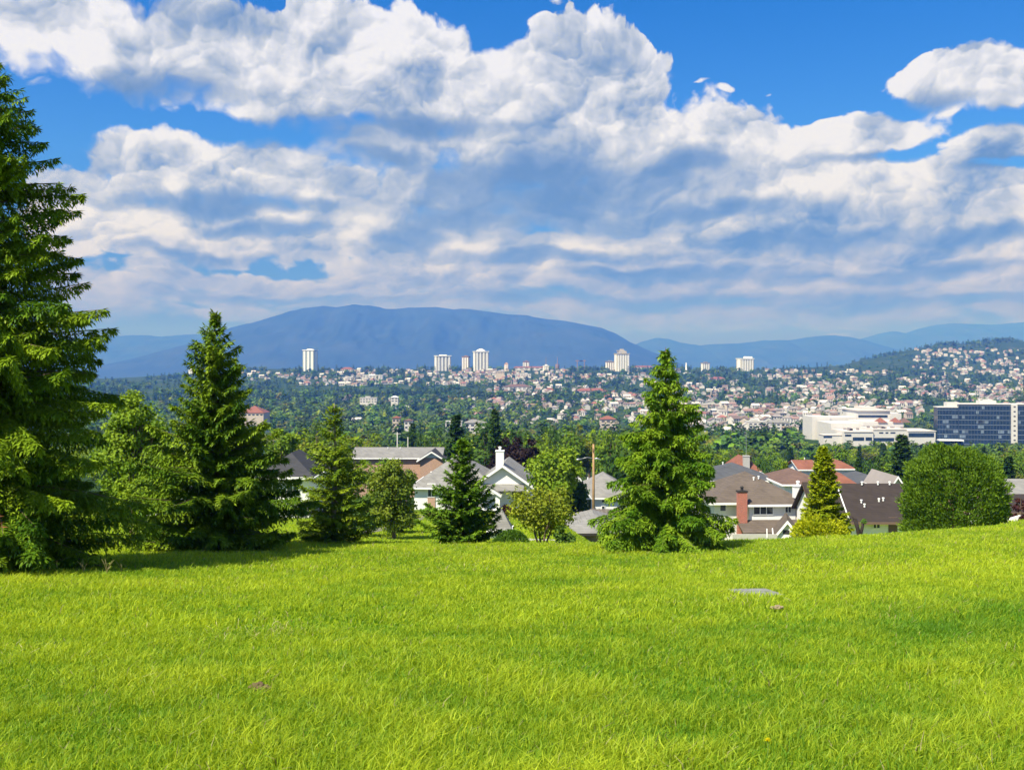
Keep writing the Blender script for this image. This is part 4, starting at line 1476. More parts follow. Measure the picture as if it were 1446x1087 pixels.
    simple_house('house', 'house with a broad russet brown roof between the red chimney house and the cypress', 1138, 112, 70, 682, 664, 'hip', 'stucco', 'russet_roof', 9.0)
    simple_house('house', 'small orange red roof left of the top of the cypress', 1141, 160, 30, 662, 650, 'gable_x', 'stucco', 'red_roof', 7.0, vent=((0.2, 2.5, 4.0),))
    simple_house('house', 'white house with a red roof seen just right of the top of the cypress', 1192, 165, 32, 660, 650, 'hip', 'stucco', 'red_roof', 7.0, wins=((0.3, 1.0, 1.0, 0.8, 2),))
    simple_house('house', 'orange brown hip roof low beside the right side of the cypress', 1192, 112, 42, 682, 666, 'hip', 'stucco', 'red_roof', 7.0)
    simple_house('house', 'blue grey slate roof behind the dark red bushes', 1232, 120, 58, 682, 668, 'hip', 'stucco', 'slate_roof', 8.0)
    simple_house('house', 'white gabled house peeping over the right end of the black brown ridge', 1266, 108, 26, 684, 673, 'gable_y', 'stucco', 'city_grey', 7.0)
    t = simple_house('house', 'long pale house with a grey roof behind the wooden street lamp pole', 858, 125, 92, 700, 668, 'hip', 'white', 'grey_roof', 10.0,
                     wins=((-0.55, 1.9, 0.35, 0.6, 1), (-0.55, 0.8, 0.35, 0.6, 1), (0.75, 2.05, 0.8, 0.38, 2), (1.75, 2.05, 0.8, 0.38, 2), (-2.5, 0.9, 0.8, 1.4, 2)), vent=((-2.2, 4.0, 4.3),))
    simple_house('house', 'small white gable end beside the grey roofed long pale house', 818, 118, 30, 692, 674, 'gable_y', 'stucco', 'grey_roof', 7.0)
    t = simple_house('garage', 'grey roofed garage with a pale blue door half hidden by the hemlock', 843, 80, 96, 750, 724, 'hip', 'fence_wood', 'grey_roof', 7.5, cat='garage', tm='dark')
    door(t, -1.0, 0, -0.6, 1.3, 2.2, 'grey_door', True, 'garage_door')
    simple_house('shed', 'small shed under a pyramid grey roof behind the rounded shrub', 706, 62, 34, 744, 716, 'hip', 'white', 'grey_roof', 1.4, cat='shed', over=0.12, dn=1.0)
    t = simple_house('low_building', 'long low building under a pale grey roof behind the olive brown tree', 560, 172, 130, 646, 632, 'gable_x', 'brick_tan', 'grey_roof', 10.0, cat='building')
    W, R, T = MB(), MB(), MB()
    add_block(W, R, T, 6.4, -3.0, 4.0, 8.0, 2.7, 1.25, 'gable_y', 0.5, dn=5.0)
    W.build('wing', M['brick_tan'], t)
    q = R.build('wing_roof', M['dark_roof'], t)
    T.poly([(4.7, -3.02, 2.95), (8.1, -3.02, 2.95), (6.4, -3.02, 3.85)])
    T.build('gable_trim', M['trim'], q)
    vents(t, [(-2.0, 4.0, 3.9), (0.2, 4.0, 3.9)])
    simple_house('house', 'house with a dark charcoal hip roof and white eaves behind the sparse young spruce', 404, 86, 82, 668, 638, 'hip', 'white', 'dark_roof', 7.5,
                 wins=((0.6, 0.9, 1.0, 1.0, 2), (-1.2, 0.9, 1.0, 1.0, 2)), over=0.5)
    simple_house('house', 'white house with a low grey roof glimpsed between the two left spruces', 205, 80, 60, 700, 680, 'hip', 'white', 'grey_roof', 7.0)


near_houses()


def fence(label, px0, px1, y, top, h):
    t = thing('fence', label, 'fence', (X(px0, y), y, Z(top, y) - h))
    L = X(px1, y) - X(px0, y)
    mb = MB()
    k = 0.0
    rg = random.Random(3)
    while k < L:
        mb.box(k, k + 0.13, -0.012, 0.012, -0.4, h - rg.uniform(0, 0.05))
        k += 0.14
    mb.build('board_panel', M['fence_wood'], t)
    n = max(2, int(L / 2))
    for i in range(n + 1):
        p = MB()
        p.box(L * i / n - 0.05, L * i / n + 0.05, 0.016, 0.116, -0.8, h + 0.06)
        p.build('post', M['fence_wood'], t)


fence('weathered purple brown board fence before the long pale house', 806, 870, 104, 718, 1.3)


# ---------------------------------------------------------------- poles
def pole(name, label, px, y, top, r=0.11, mat='pole', lamp=False, cross=False):
    x = X(px, y)
    z = gz(x, y)
    h = Z(top, y) - z
    t = thing(name, label, 'pole' if not lamp else 'street lamp', (x, y, z))
    mb = MB()
    mb.tube([(0, 0, -0.5), (0.01, 0, h * 0.5), (0, 0, h)], [r * 1.2, r, r * 0.75], 10)
    mb.build('shaft', M[mat], t, True)
    if cross:
        c = MB()
        c.box(-0.9, 0.9, -0.06, 0.06, h - 0.5, h - 0.38)
        for q in (-0.8, -0.4, 0.4, 0.8):
            c.tube([(q, 0, h - 0.38), (q, 0, h - 0.22)], [0.035, 0.03], 6)
        c.build('crossarm', M[mat], t)
    if lamp:
        za = h - (647 - top) / F * y
        a = MB()
        a.tube([(0, -0.05, za), (-0.7, -0.1, za + 0.12), (-1.45, -0.15, za - 0.06)], [0.035, 0.03, 0.03], 6)
        arm = a.build('arm', M['metal'], t, True)
        l = MB()
        l.tube([(-1.45, -0.15, za - 0.06), (-1.75, -0.17, za - 0.12), (-2.05, -0.18, za - 0.2)], [0.05, 0.12, 0.04], 8)
        l.build('lamp_head', M['metal'], arm, True)
        a = MB()
        a.tube([(0.08, -0.1, za - 0.05), (0.35, -0.12, za), (0.8, -0.14, za - 0.14)], [0.05, 0.11, 0.05], 8)
        a.build('transformer', M['metal'], t, True)
        s = MB()
        s.box(-0.13, -0.02, -0.3, -0.12, h - 0.75, h - 0.45)
        s.build('bracket', M['pole'], t)


pole('street_lamp', 'wooden pole with a curved street lamp arm right of the round bright green tree', 838, 110, 627, 0.14, 'pole', True)
pole('utility_pole', 'pale bare pole rising behind the dark charcoal hip roof', 386, 130, 609, 0.10, 'bark_pale', False)
pole('utility_pole', 'thin pale pole in the trees left of the hemlock', 889, 230, 613, 0.16, 'concrete', False)
pole('utility_pole', 'distant pole with a crossarm above the long grey roof, nearer its middle', 561, 260, 610, 0.16, 'concrete', False, True)
pole('utility_pole', 'short distant pole above the long grey roof, nearer its dark gable', 576, 270, 617, 0.14, 'concrete')
pole('garden_post', 'thin white post in the near grass before the carport', 1083, 60, 746, 0.03, 'trim')
# ---------------------------------------------------------------- valley trees
def tree_proto(kind, seed, n, leaf, tones, conif=False, dense=1):
    rg = np.random.default_rng(seed)
    if conif:
        Q, C, axes = conifer_crown(rg, 16.0, 3.1, nb=int(46 * dense), prof=FULL, e_bot=0.0, e_top=0.6, droop=0.3, upturn=0.15, sp2=0.75 / dense**0.5, l2k=0.38, sp3=0.55,
                                   ql=leaf, qw=leaf * 0.42, hang=0.4, tones=tones)
        mb = MB().tube([(0, 0, -0.6), (0, 0, 14)], [0.28, 0.04], 6)
    else:
        Q, C, mb = leaf_tree(rg, 12.0, 10.0, n, leaf, tones, clear=0.10, lobes=kind, airy=0.35, tidy=0.4)
    tm = mb.mesh('tmp', M['bark'])
    nv = len(tm.polygons)
    T = np.array([[tuple(tm.vertices[i].co) for i in (p.vertices if len(p.vertices) == 4 else list(p.vertices)[:4])] for p in tm.polygons])
    bpy.data.meshes.remove(tm)
    V = np.concatenate([Q, T])
    cols = np.concatenate([C, np.tile([[0.1, 0.08, 0.06]], (nv, 1))])
    return V, cols, np.concatenate([np.zeros(len(Q)), np.ones(nv)])


V_LIME = ((0.120, 0.210, 0.012), (0.240, 0.330, 0.022))
V_MID = ((0.070, 0.150, 0.014), (0.150, 0.240, 0.024))
V_DEEP = ((0.034, 0.085, 0.018), (0.088, 0.160, 0.028))
V_FIR = ((0.018, 0.055, 0.018), (0.055, 0.110, 0.028))
V_YEL = ((0.085, 0.115, 0.016), (0.185, 0.200, 0.032))


def clump(px, py):
    """over 0 where houses gather on the far slope, under 0 where trees do"""
    return float(vnoise(np.array([px / 40.0]), np.array([py / 6.5]), 91)[0] + 0.55 * vnoise(np.array([px / 15.0]), np.array([py / 3.6]), 92)[0])


def avoid(px, y):
    """sight lines kept free for the buildings that show among the trees"""
    for a, b, c, d in ((800, 905, 60, 150), (985, 1300, 55, 175), (1395, 1480, 55, 125), (560, 770, 56, 150), (370, 450, 60, 110), (500, 640, 140, 200), (170, 240, 55, 95),
                       (1130, 1480, 690, 960), (560, 830, 52, 102), (360, 560, 52, 75), (1160, 1480, 48, 100), (330, 385, 850, 1110)):
        if a < px < b and c < y < d:
            return True
    return False


def valley_trees():
    P = {}
    for nm, k, n, leaf, tn, cf in (('lime', 24, 1500, 0.62, V_LIME, False), ('green', 30, 1700, 0.62, V_MID, False), ('deep', 22, 1600, 0.62, V_DEEP, False), ('yellow', 20, 1300, 0.62, V_YEL, False),
                                   ('fir', 0, 0, 0.85, V_FIR, True), ('spruce', 0, 0, 0.8, V_DEEP, True)):
        V, c, mi = tree_proto(k, hash(nm) % 1000 if False else {'lime': 5, 'green': 6, 'deep': 7, 'yellow': 8, 'fir': 9, 'spruce': 10}[nm], n, leaf, tn, cf, 2.2)
        P[nm] = raw_mesh('valley_tree', V, 4, [M['wood_leaf'], M['bark']], c, mi)
    SAY = {'lime': 'light green broadleaf', 'green': 'mid green broadleaf', 'deep': 'dark green broadleaf', 'yellow': 'yellowish green broadleaf', 'fir': 'dark pointed conifer', 'spruce': 'green pointed conifer'}

    def put(kind, px, y, top, wpx, label, group, rg, name=None):
        x = X(px, y)
        z = gz(x, y)
        h = max(3.0, Z(top, y) - z)
        if px > 1120 and 280 < y < 700:
            h = max(4.0, min(h, Z(rg.uniform(621, 640), y) - z))
        w = wpx / F * y
        o = bpy.data.objects.new(name or ('conifer_tree' if kind in ('fir', 'spruce') else 'broadleaf_tree'), P[kind])
        o.location = (x, y, z)
        base = (6.2, 16.0) if kind in ('fir', 'spruce') else (10.5, 12.0)
        o.scale = (w / base[0], w / base[0], h / base[1])
        o.rotation_euler = (0, 0, rg.uniform(0, 6.28))
        link(o)
        tag(o, label, 'tree', group)

    rg = random.Random(12)
    # trees one can pick out, each where it stands
    for kind, px, y, top, wpx, label in (
        ('spruce', 699, 175, 576, 44, 'tall yellowish conifer behind the dark purple trees'), ('deep', 590, 240, 600, 32, 'dark round tree behind the middle of the long grey roof'),
        ('deep', 778, 210, 590, 40, 'dark green tree behind the round bright green tree'), ('yellow', 820, 240, 592, 44, 'light green tree behind the wooden lamp pole, to its left'),
        ('lime', 846, 260, 592, 46, 'light green crown directly behind the wooden lamp pole'), ('green', 862, 185, 602, 50, 'mid green tree right of the wooden lamp pole'),
        ('deep', 868, 150, 626, 34, 'dark tree behind the roof of the long pale house'), ('green', 890, 200, 618, 44, 'mid green tree touching the left side of the hemlock'),
        ('deep', 1020, 136, 636, 34, 'small dark round tree left of the slate hip roof'), ('green', 1000, 190, 622, 46, 'green tree right behind the hemlock'),
        ('deep', 1077, 134, 638, 30, 'dark tree between the grey brick chimney and the russet roof'), ('lime', 1112, 130, 636, 32, 'light green tree above the russet roof'),
        ('spruce', 1212, 150, 644, 28, 'roundish green conifer right of the red roofs by the cypress'), ('spruce', 1274, 175, 612, 66, 'large dark conifer with a sharp top left of the domed cedar'),
        ('deep', 1240, 170, 634, 52, 'dark broad tree left of the large sharp topped conifer'), ('fir', 1424, 140, 642, 40, 'dark conifer peeping out right of the domed cedar'),
        ('green', 1180, 230, 622, 44, 'green tree behind the top of the cypress'), ('lime', 1165, 210, 632, 36, 'light green crown just left of the top of the cypress'),
        ('yellow', 420, 170, 604, 70, 'light yellow green tree left behind the sparse young spruce'), ('lime', 505, 190, 606, 66, 'light green tree right behind the sparse young spruce'),
        ('green', 450, 260, 586, 46, 'mid green crown behind the top of the sparse young spruce'), ('deep', 620, 300, 596, 40, 'dark tree beyond the dark gable of the long building'),
        ('green', 655, 240, 604, 44, 'green tree behind the ridge of the white gabled house'), ('deep', 735, 230, 598, 50, 'dark tree behind the larger purple tree'),
        ('lime', 240, 70, 604, 36, 'light green tree peeping between the bright tree and the broad spruce'), ('green', 1420, 210, 630, 50, 'green tree behind the dark conifer right of the cedar'),
        ('lime', 760, 175, 600, 54, 'light green round crown behind the smaller purple tree'), ('green', 800, 190, 606, 52, 'mid green crown between the round bright tree and the lamp pole'),
        ('lime', 872, 235, 600, 54, 'light green broad crown between the lamp pole and the hemlock'), ('green', 640, 200, 612, 44, 'mid green crown behind the left part of the white gabled house'),
        ('deep', 672, 215, 604, 40, 'dark crown left of the tall yellowish conifer'), ('green', 606, 215, 612, 40, 'mid green crown behind the dark gable of the long building'),
        ('green', 538, 140, 643, 62, 'mid green tree before the brick wall of the long building, on its left'), ('lime', 507, 135, 640, 50, 'light green tree hiding the left end of the long grey roofed building'),
        ('deep', 574, 138, 656, 34, 'small dark tree before the brick wall under the dark gable'),
        ('green', 1340, 190, 640, 60, 'green tree hidden behind the domed cedar'), ('green', 250, 120, 640, 60, 'green tree low behind the left flank of the broad spruce'),
    ):
        put(kind, px, y, top, wpx, label, None, rg)
    # the nearer wood of the valley, tree by tree
    kinds = ('lime', 'lime', 'green', 'green', 'deep', 'fir', 'spruce', 'yellow')
    spots, tries = [], 0
    while len(spots) < 262 and tries < 20000:
        tries += 1
        y = math.sqrt(rg.uniform(135**2, 520**2))
        px = rg.uniform(-40, 1490)
        if avoid(px, y):
            continue
        x = X(px, y)
        if any((x - a) ** 2 + (y - b) ** 2 < (4.0 + y / 45) ** 2 for a, b, _ in spots):
            continue
        spots.append((x, y, px))
    for x, y, px in spots:
        k = kinds[int(rg.random() * 8)]
        h = rg.uniform(7, 12.5) if k in ('lime', 'green', 'deep', 'yellow') else rg.uniform(9, 14)
        if 400 < px < 990 and y < 320:
            h *= 1.3
        if px > 980:
            h *= 0.78 if y < 260 else 0.85
        w = h * (rg.uniform(0.75, 1.1) if k in ('lime', 'green', 'deep', 'yellow') else rg.uniform(0.36, 0.48))
        near = 'in the nearer wood behind the houses' if y < 300 else 'in the middle of the wooded valley'
        put(k, px, y, HY - (gz(x, y) + h - EYE) / y * F, w / y * F, f'{SAY[k]} tree {near}', f'{SAY[k]} trees {near}', rg)

    # the rest of the woods reads as one mass
    rgn = np.random.default_rng(77)
    low = []
    for k, n, leaf, tn, cf in ((9, 110, 2.3, V_LIME, False), (9, 120, 2.3, V_MID, False), (10, 120, 2.3, V_DEEP, False), (9, 110, 2.4, V_MID, False), (0, 0, 2.5, V_FIR, True), (0, 0, 2.5, V_DEEP, True), (8, 100, 2.3, V_YEL, False)):
        if cf:
            Q, C, _ = conifer_crown(np.random.default_rng(len(low)), 16.0, 3.2, nb=22, prof=FULL, e_bot=0, e_top=0.6, droop=0.3, upturn=0.1, sp2=1.3, l2k=0.4, sp3=1.5, ql=2.3, qw=1.1, hang=0.4, tones=tn)
            s = np.random.default_rng(1).permutation(len(Q))[:150]
            Q, C = Q[s], C[s]
        else:
            Q, C, _ = leaf_tree(np.random.default_rng(len(low) + 50), 12.0, 10.0, n, leaf, tn, clear=0.02, lobes=k, airy=0.25, tidy=0.3)
        low.append((Q, C))

    def scatter(name, label, pts, hts, pick):
        Vs, Cs = [], []
        for (x, y), h, k in zip(pts, hts, pick):
            Q, C = low[k]
            a = rgn.uniform(0, 6.28)
            ca, sa = math.cos(a), math.sin(a)
            s = h / (16.0 if k in (4, 5) else 12.0)
            sx = s * (rgn.uniform(0.85, 1.2) if k in (4, 5) else rgn.uniform(1.0, 1.55))
            V = np.empty_like(Q)
            V[..., 0] = (Q[..., 0] * ca - Q[..., 1] * sa) * sx + x
            V[..., 1] = (Q[..., 0] * sa + Q[..., 1] * ca) * sx + y
            V[..., 2] = Q[..., 2] * s + gz(x, y) - 0.3
            Vs.append(V)
            Cs.append(C * rgn.uniform(0.75, 1.3) * np.array([rgn.uniform(0.8, 1.25), 1, rgn.uniform(0.85, 1.15)]))
        o = link(bpy.data.objects.new(name, raw_mesh(name, np.concatenate(Vs), 4, M['leaf'], np.concatenate(Cs))))
        tag(o, label, 'woods', kind='stuff')

    pts, hts, pick = [], [], []
    while len(pts) < 3600:
        y = 500 * (1850 / 500) ** (rgn.random() ** 0.8)
        px = rgn.uniform(-60, 1510)
        if avoid(px, y):
            continue
        # fewer trees where houses stand: right of the hemlock and on the city slope
        py = HY + (EYE - gz(X(px, y), y)) / y * F
        town = sst(660, 900, px) * sst(640, 1000, y)
        if rgn.random() < 0.66 * town:
            continue
        conif = rgn.random() < (0.70 if 545 < py < 572 and px < 760 else 0.22)
        k = int(rgn.choice([4, 5])) if conif else int(rgn.choice([0, 1, 1, 2, 2, 3, 6]))
        pts.append((X(px, y), y))
        hh = (rgn.uniform(12, 21) if conif else rgn.uniform(9.5, 17.5)) * (1 - 0.38 * town)
        if px > 1120 and y < 700:
            hh = max(4.0, min(hh, Z(rgn.uniform(620, 634), y) - gz(X(px, y), y)))
        hts.append(hh)
        pick.append(k)
    scatter('valley_woods', 'mixed green woods filling the far side of the valley', pts, hts, pick)
    pts, hts, pick = [], [], []
    while len(pts) < 4300:
        y = rgn.uniform(1500, 4600)
        px = rgn.uniform(-60, 1510)
        if y > 3150 and px < 1150:
            continue
        if y > 2950 and px < 330:
            continue
        py = HY + (EYE - gz(X(px, y), y)) / y * F
        if clump(px, py) > 0.05 and y < 3900 and rgn.random() < 0.85:
            continue
        conif = rgn.random() < 0.4
        pts.append((X(px, y), y))
        hts.append(rgn.uniform(9, 19) if conif else rgn.uniform(7, 15))
        pick.append(int(rgn.choice([4, 5])) if conif else int(rgn.choice([1, 2, 2, 3])))
    scatter('hillside_woods', 'dark trees scattered between the houses of the far hillside city', pts, hts, pick)


valley_trees()


# ---------------------------------------------------------------- the city
def tower(label, px, top, base, wpx, y, body, strips, cap, kind='flat', group=None):
    w = wpx / F * y
    zb = Z(base, y) - 12
    h = Z(top, y) - zb
    t = thing('tower_block', label, 'tower', (X(px, y), y, zb), math.radians(random.Random(px).uniform(-18, 18)))
    a = MB().box(-w / 2, w / 2, -w * 0.4, w * 0.4, 0, h)
    a.build('wall', body, t)
    s = MB()
    n = strips
    for k in range(n):
        c = -w / 2 + w * (k + 0.5) / n
        ww = w / n * 0.42
        s.box(c - ww / 2, c + ww / 2, -w * 0.4 - 1.2, -w * 0.4 - 0.05, 0, h - 2)
    for sd in (-1, 1):
        s.box(min(sd * (w / 2 + 0.05), sd * (w / 2 + 1.0)), max(sd * (w / 2 + 0.05), sd * (w / 2 + 1.0)), -w * 0.2, w * 0.2, 0, h - 2)
    s.build('balcony_stack', M['trim'], t)
    g = MB()
    nf = int(h / 3.0)
    for k in range(nf):
        g.box(-w / 2 - 0.15, w / 2 + 0.15, -w * 0.4 - 0.30, w * 0.4 + 0.3, 3.0 * k + 2.2, 3.0 * k + 2.7)
    g.build('floor_edges', M['stucco'], t)
    c = MB()
    c.box(-w * 0.53, w * 0.53, -w * 0.45, w * 0.45, h + 0.02, h + 2.2)
    if kind == 'dome':
        c.tube([(0, 0, h + 2.2), (0, 0, h + 5), (0, 0, h + 8), (0, 0, h + 9.5)], [w * 0.34, w * 0.32, w * 0.18, w * 0.04], 12)
    elif kind == 'steps':
        c.box(-w * 0.30, w * 0.30, -w * 0.3, w * 0.3, h + 2.2, h + 9)
        c.box(-w * 0.38, w * 0.20, -w * 0.2, w * 0.2, h + 9, h + 11)
        c.box(-w * 0.12, w * 0.12, -w * 0.15, w * 0.15, h + 11, h + 15)
    elif kind == 'core':
        c.box(w * 0.05, w * 0.5, -w * 0.2, w * 0.3, h + 2.2, h + 7.5)
    else:
        c.box(-w * 0.2, w * 0.25, -w * 0.2, w * 0.2, h + 2.2, h + 4.6)
    c.build('roof', cap, t)
    return t


TEAL = plain('teal_glazing', (0.20, 0.27, 0.29), 0.3, 0.12, 0.2)
GREYW = plain('grey_window_wall', (0.26, 0.25, 0.24), 0.5, 0.15, 0.2)
BEIGE = plain('beige_panels', (0.42, 0.39, 0.33), 0.7, 0.12, 0.2)
BROWNP = plain('brown_panels', (0.24, 0.17, 0.14), 0.7, 0.12, 0.2)
ROSE = plain('rose_render', (0.52, 0.36, 0.29), 0.8, 0.10, 0.3)
tower('tall slim white and teal tower block standing alone left of the other towers', 438, 495, 527, 17, 2850, TEAL, 3, M['trim'])
tower('squat broad tower block with white strips and a white flat top', 625, 503, 525, 20, 2880, GREYW, 4, M['trim'])
tower('small brown tower block between two white topped towers', 658, 504, 522, 10, 2940, BROWNP, 3, BROWNP)
tower('tall white topped tower block with a little dome', 679, 497, 525, 19, 2860, GREYW, 4, M['trim'], 'dome')
tower('beige tower block with a stepped dark crown, left of the hemlock tip', 878, 500, 526, 18, 2840, BEIGE, 5, BEIGE, 'steps')
tower('short brownish tower block beside the beige stepped tower', 861, 511, 527, 10, 2860, BROWNP, 3, GREYW)
tower('narrow grey tower block right of the hemlock tip', 996, 513, 531, 10, 2840, GREYW, 3, GREYW)
tower('pale tower block with a higher right half, farthest right of the towers', 1052, 507, 531, 19, 2840, BEIGE, 5, M['trim'], 'core')
tower('small pinkish tower block among the ridge houses right of the domed tower', 715, 514, 527, 5, 2840, ROSE, 2, ROSE)
tower('narrow white block glimpsed left of the broad spruce spire', 271, 523, 534, 8, 2900, M['stucco'], 2, M['trim'])
tower('small dark brown block on the ridge right of the pinkish one', 743, 511, 522, 8, 2950, BROWNP, 2, BROWNP)
tower('small cream tower block on the ridge in the middle of the city', 771, 517, 532, 7, 2800, M['cream'], 2, M['trim'])


def spire(name, label, px, y, base, top, wbase, drum, mat):
    t = thing(name, label, 'tower', (X(px, y), y, Z(base, y) - 8))
    z0 = 8.0
    hd = Z(drum, y) - Z(base, y)
    ht = Z(top, y) - Z(base, y)
    w = wbase / F * y / 2
    a = MB().tube([(0, 0, 0), (0, 0, z0 + hd * 0.6), (0, 0, z0 + hd * 0.62), (0, 0, z0 + hd)], [w, w, w * 1.05, w * 0.95], 16)
    a.build('drum', mat, t)
    b = MB().tube([(0, 0, z0 + hd), (0, 0, z0 + hd + (ht - hd) * 0.5), (0, 0, z0 + ht)], [w * 0.22, w * 0.17, w * 0.12], 10)
    b.build('shaft', mat, t)


spire('water_tower', 'white round tower with a slender white shaft right of the hemlock tip', 969, 2700, 540, 512, 13, 526, M['trim'])
for px_, lab in ((787, 'dark pointed cluster like a church steeple on the ridge left of the cranes'), (771, 'thin brown pointed steeple above the small cream tower block')):
    spire('steeple', lab, px_, 2960, 524, 504, 5.5 if px_ == 787 else 3.5, 514, BROWNP)


def crane(label, px, y, base, top, jib, flip):
    t = thing('tower_crane', label, 'crane', (X(px, y), y, Z(base, y) - 6))
    h = Z(top, y) - Z(base, y) + 6
    MB().box(-1.0, 1.0, -1.0, 1.0, 0, h).build('mast', BROWNP, t)
    j = jib / F * y
    MB().box(-j * 0.3 if flip > 0 else -j, j if flip > 0 else j * 0.3, -0.8, 0.8, h - 4.0, h - 1.6).build('jib', BROWNP, t)


crane('left one of two brown tower cranes on the ridge', 815, 2900, 525, 508, 8, 1)
crane('right one of two brown tower cranes on the ridge', 825, 2900, 525, 508, 7, -1)


def office():
    Y = 800.0
    zb, zt = Z(632, Y), Z(571, Y)
    x0, x1 = X(1325, Y), X(1500, Y)
    h = zt - zb
    t = thing('office_building', 'long dark blue glass office block with a white stair tower at the right edge', 'office', (x0, Y, zb), math.radians(-9))
    L = x1 - x0
    xs, xw = X(1352, Y) - x0, X(1421, Y) - x0
    MB().box(0, xs, 1.5, 14, -10, h - 2.6).box(xs + 0.02, L, 0, 16, -10, h).build('glass_wall', M['blue_glass'], t)
    f, m = MB(), MB()
    nf = 9
    for k in range(nf):
        z = h * (k + 0.75) / nf
        f.box(xs + 0.1, L, -0.22, -0.05, z, z + 0.38)
        if z < h - 3.2:
            f.box(-0.25, xs - 0.05, 1.28, 1.45, z, z + 0.36)
    f.build('floor_bands', plain('blue_spandrel', (0.17, 0.21, 0.26), 0.35, 0.25, 0.1), t)
    rg = random.Random(5)
    k = 1.2
    while k < L:
        yy = 1.5 if k < xs else 0.0
        m.box(k, k + 0.18, yy - 0.25, yy - 0.04, 0, (h - 2.8) if k < xs else h - 0.3)
        k += 2.4
    m.build('mullions', plain('dark_mullion', (0.06, 0.085, 0.12), 0.4, 0.1), t)
    b = MB()
    for _ in range(46):
        x = rg.uniform(0.5, L - 4)
        q = rg.randrange(nf)
        yy = 1.5 if x < xs - 2 else 0.0
        if xs - 3 < x < xs + 0.3:
            continue
        z = h * (q + 0.10) / nf
        if yy > 0 and z > h - 6:
            continue
        b.box(x, x + rg.choice((2.2, 4.6)), yy - 0.04, yy - 0.012, z, z + h / nf * 0.6)
    b.build('blinds', plain('pale_blinds', (0.15, 0.20, 0.26), 0.6, 0.35, 0.3), t)
    s = MB().box(xw, xw + 4.6, -1.4, 6, -10, h + 0.2)
    so = s.build('stair_tower', M['city_white'], t)
    w = MB()
    for k in range(8):
        w.box(xw + 1.6, xw + 3.2, -1.44, -1.403, h * (k + 0.6) / 9.2 + 4, h * (k + 0.6) / 9.2 + 5.1)
    w.build('stair_windows', M['dark'], so)
    r = MB().box(-0.4, xs - 0.03, 1.1, 14.4, h - 2.58, h - 1.9).box(xs + 0.03, L, -0.5, 16.4, h + 0.22, h + 0.8)
    r.box(xs + 17, xs + 30, 4, 13, h + 0.82, h + 3.2).box(xs + 22, xs + 27, 5, 12, h + 3.22, h + 4.2).box(xs - 8, xs + 1.5, 4, 13, h - 1.88, h + 1.6)
    r.build('roof_plant', M['city_white'], t)
    c = MB().box(-1, 18, -6, 1.1, h * 0.17, h * 0.17 + 0.9)
    c.build('canopy', M['trim'], t)


office()


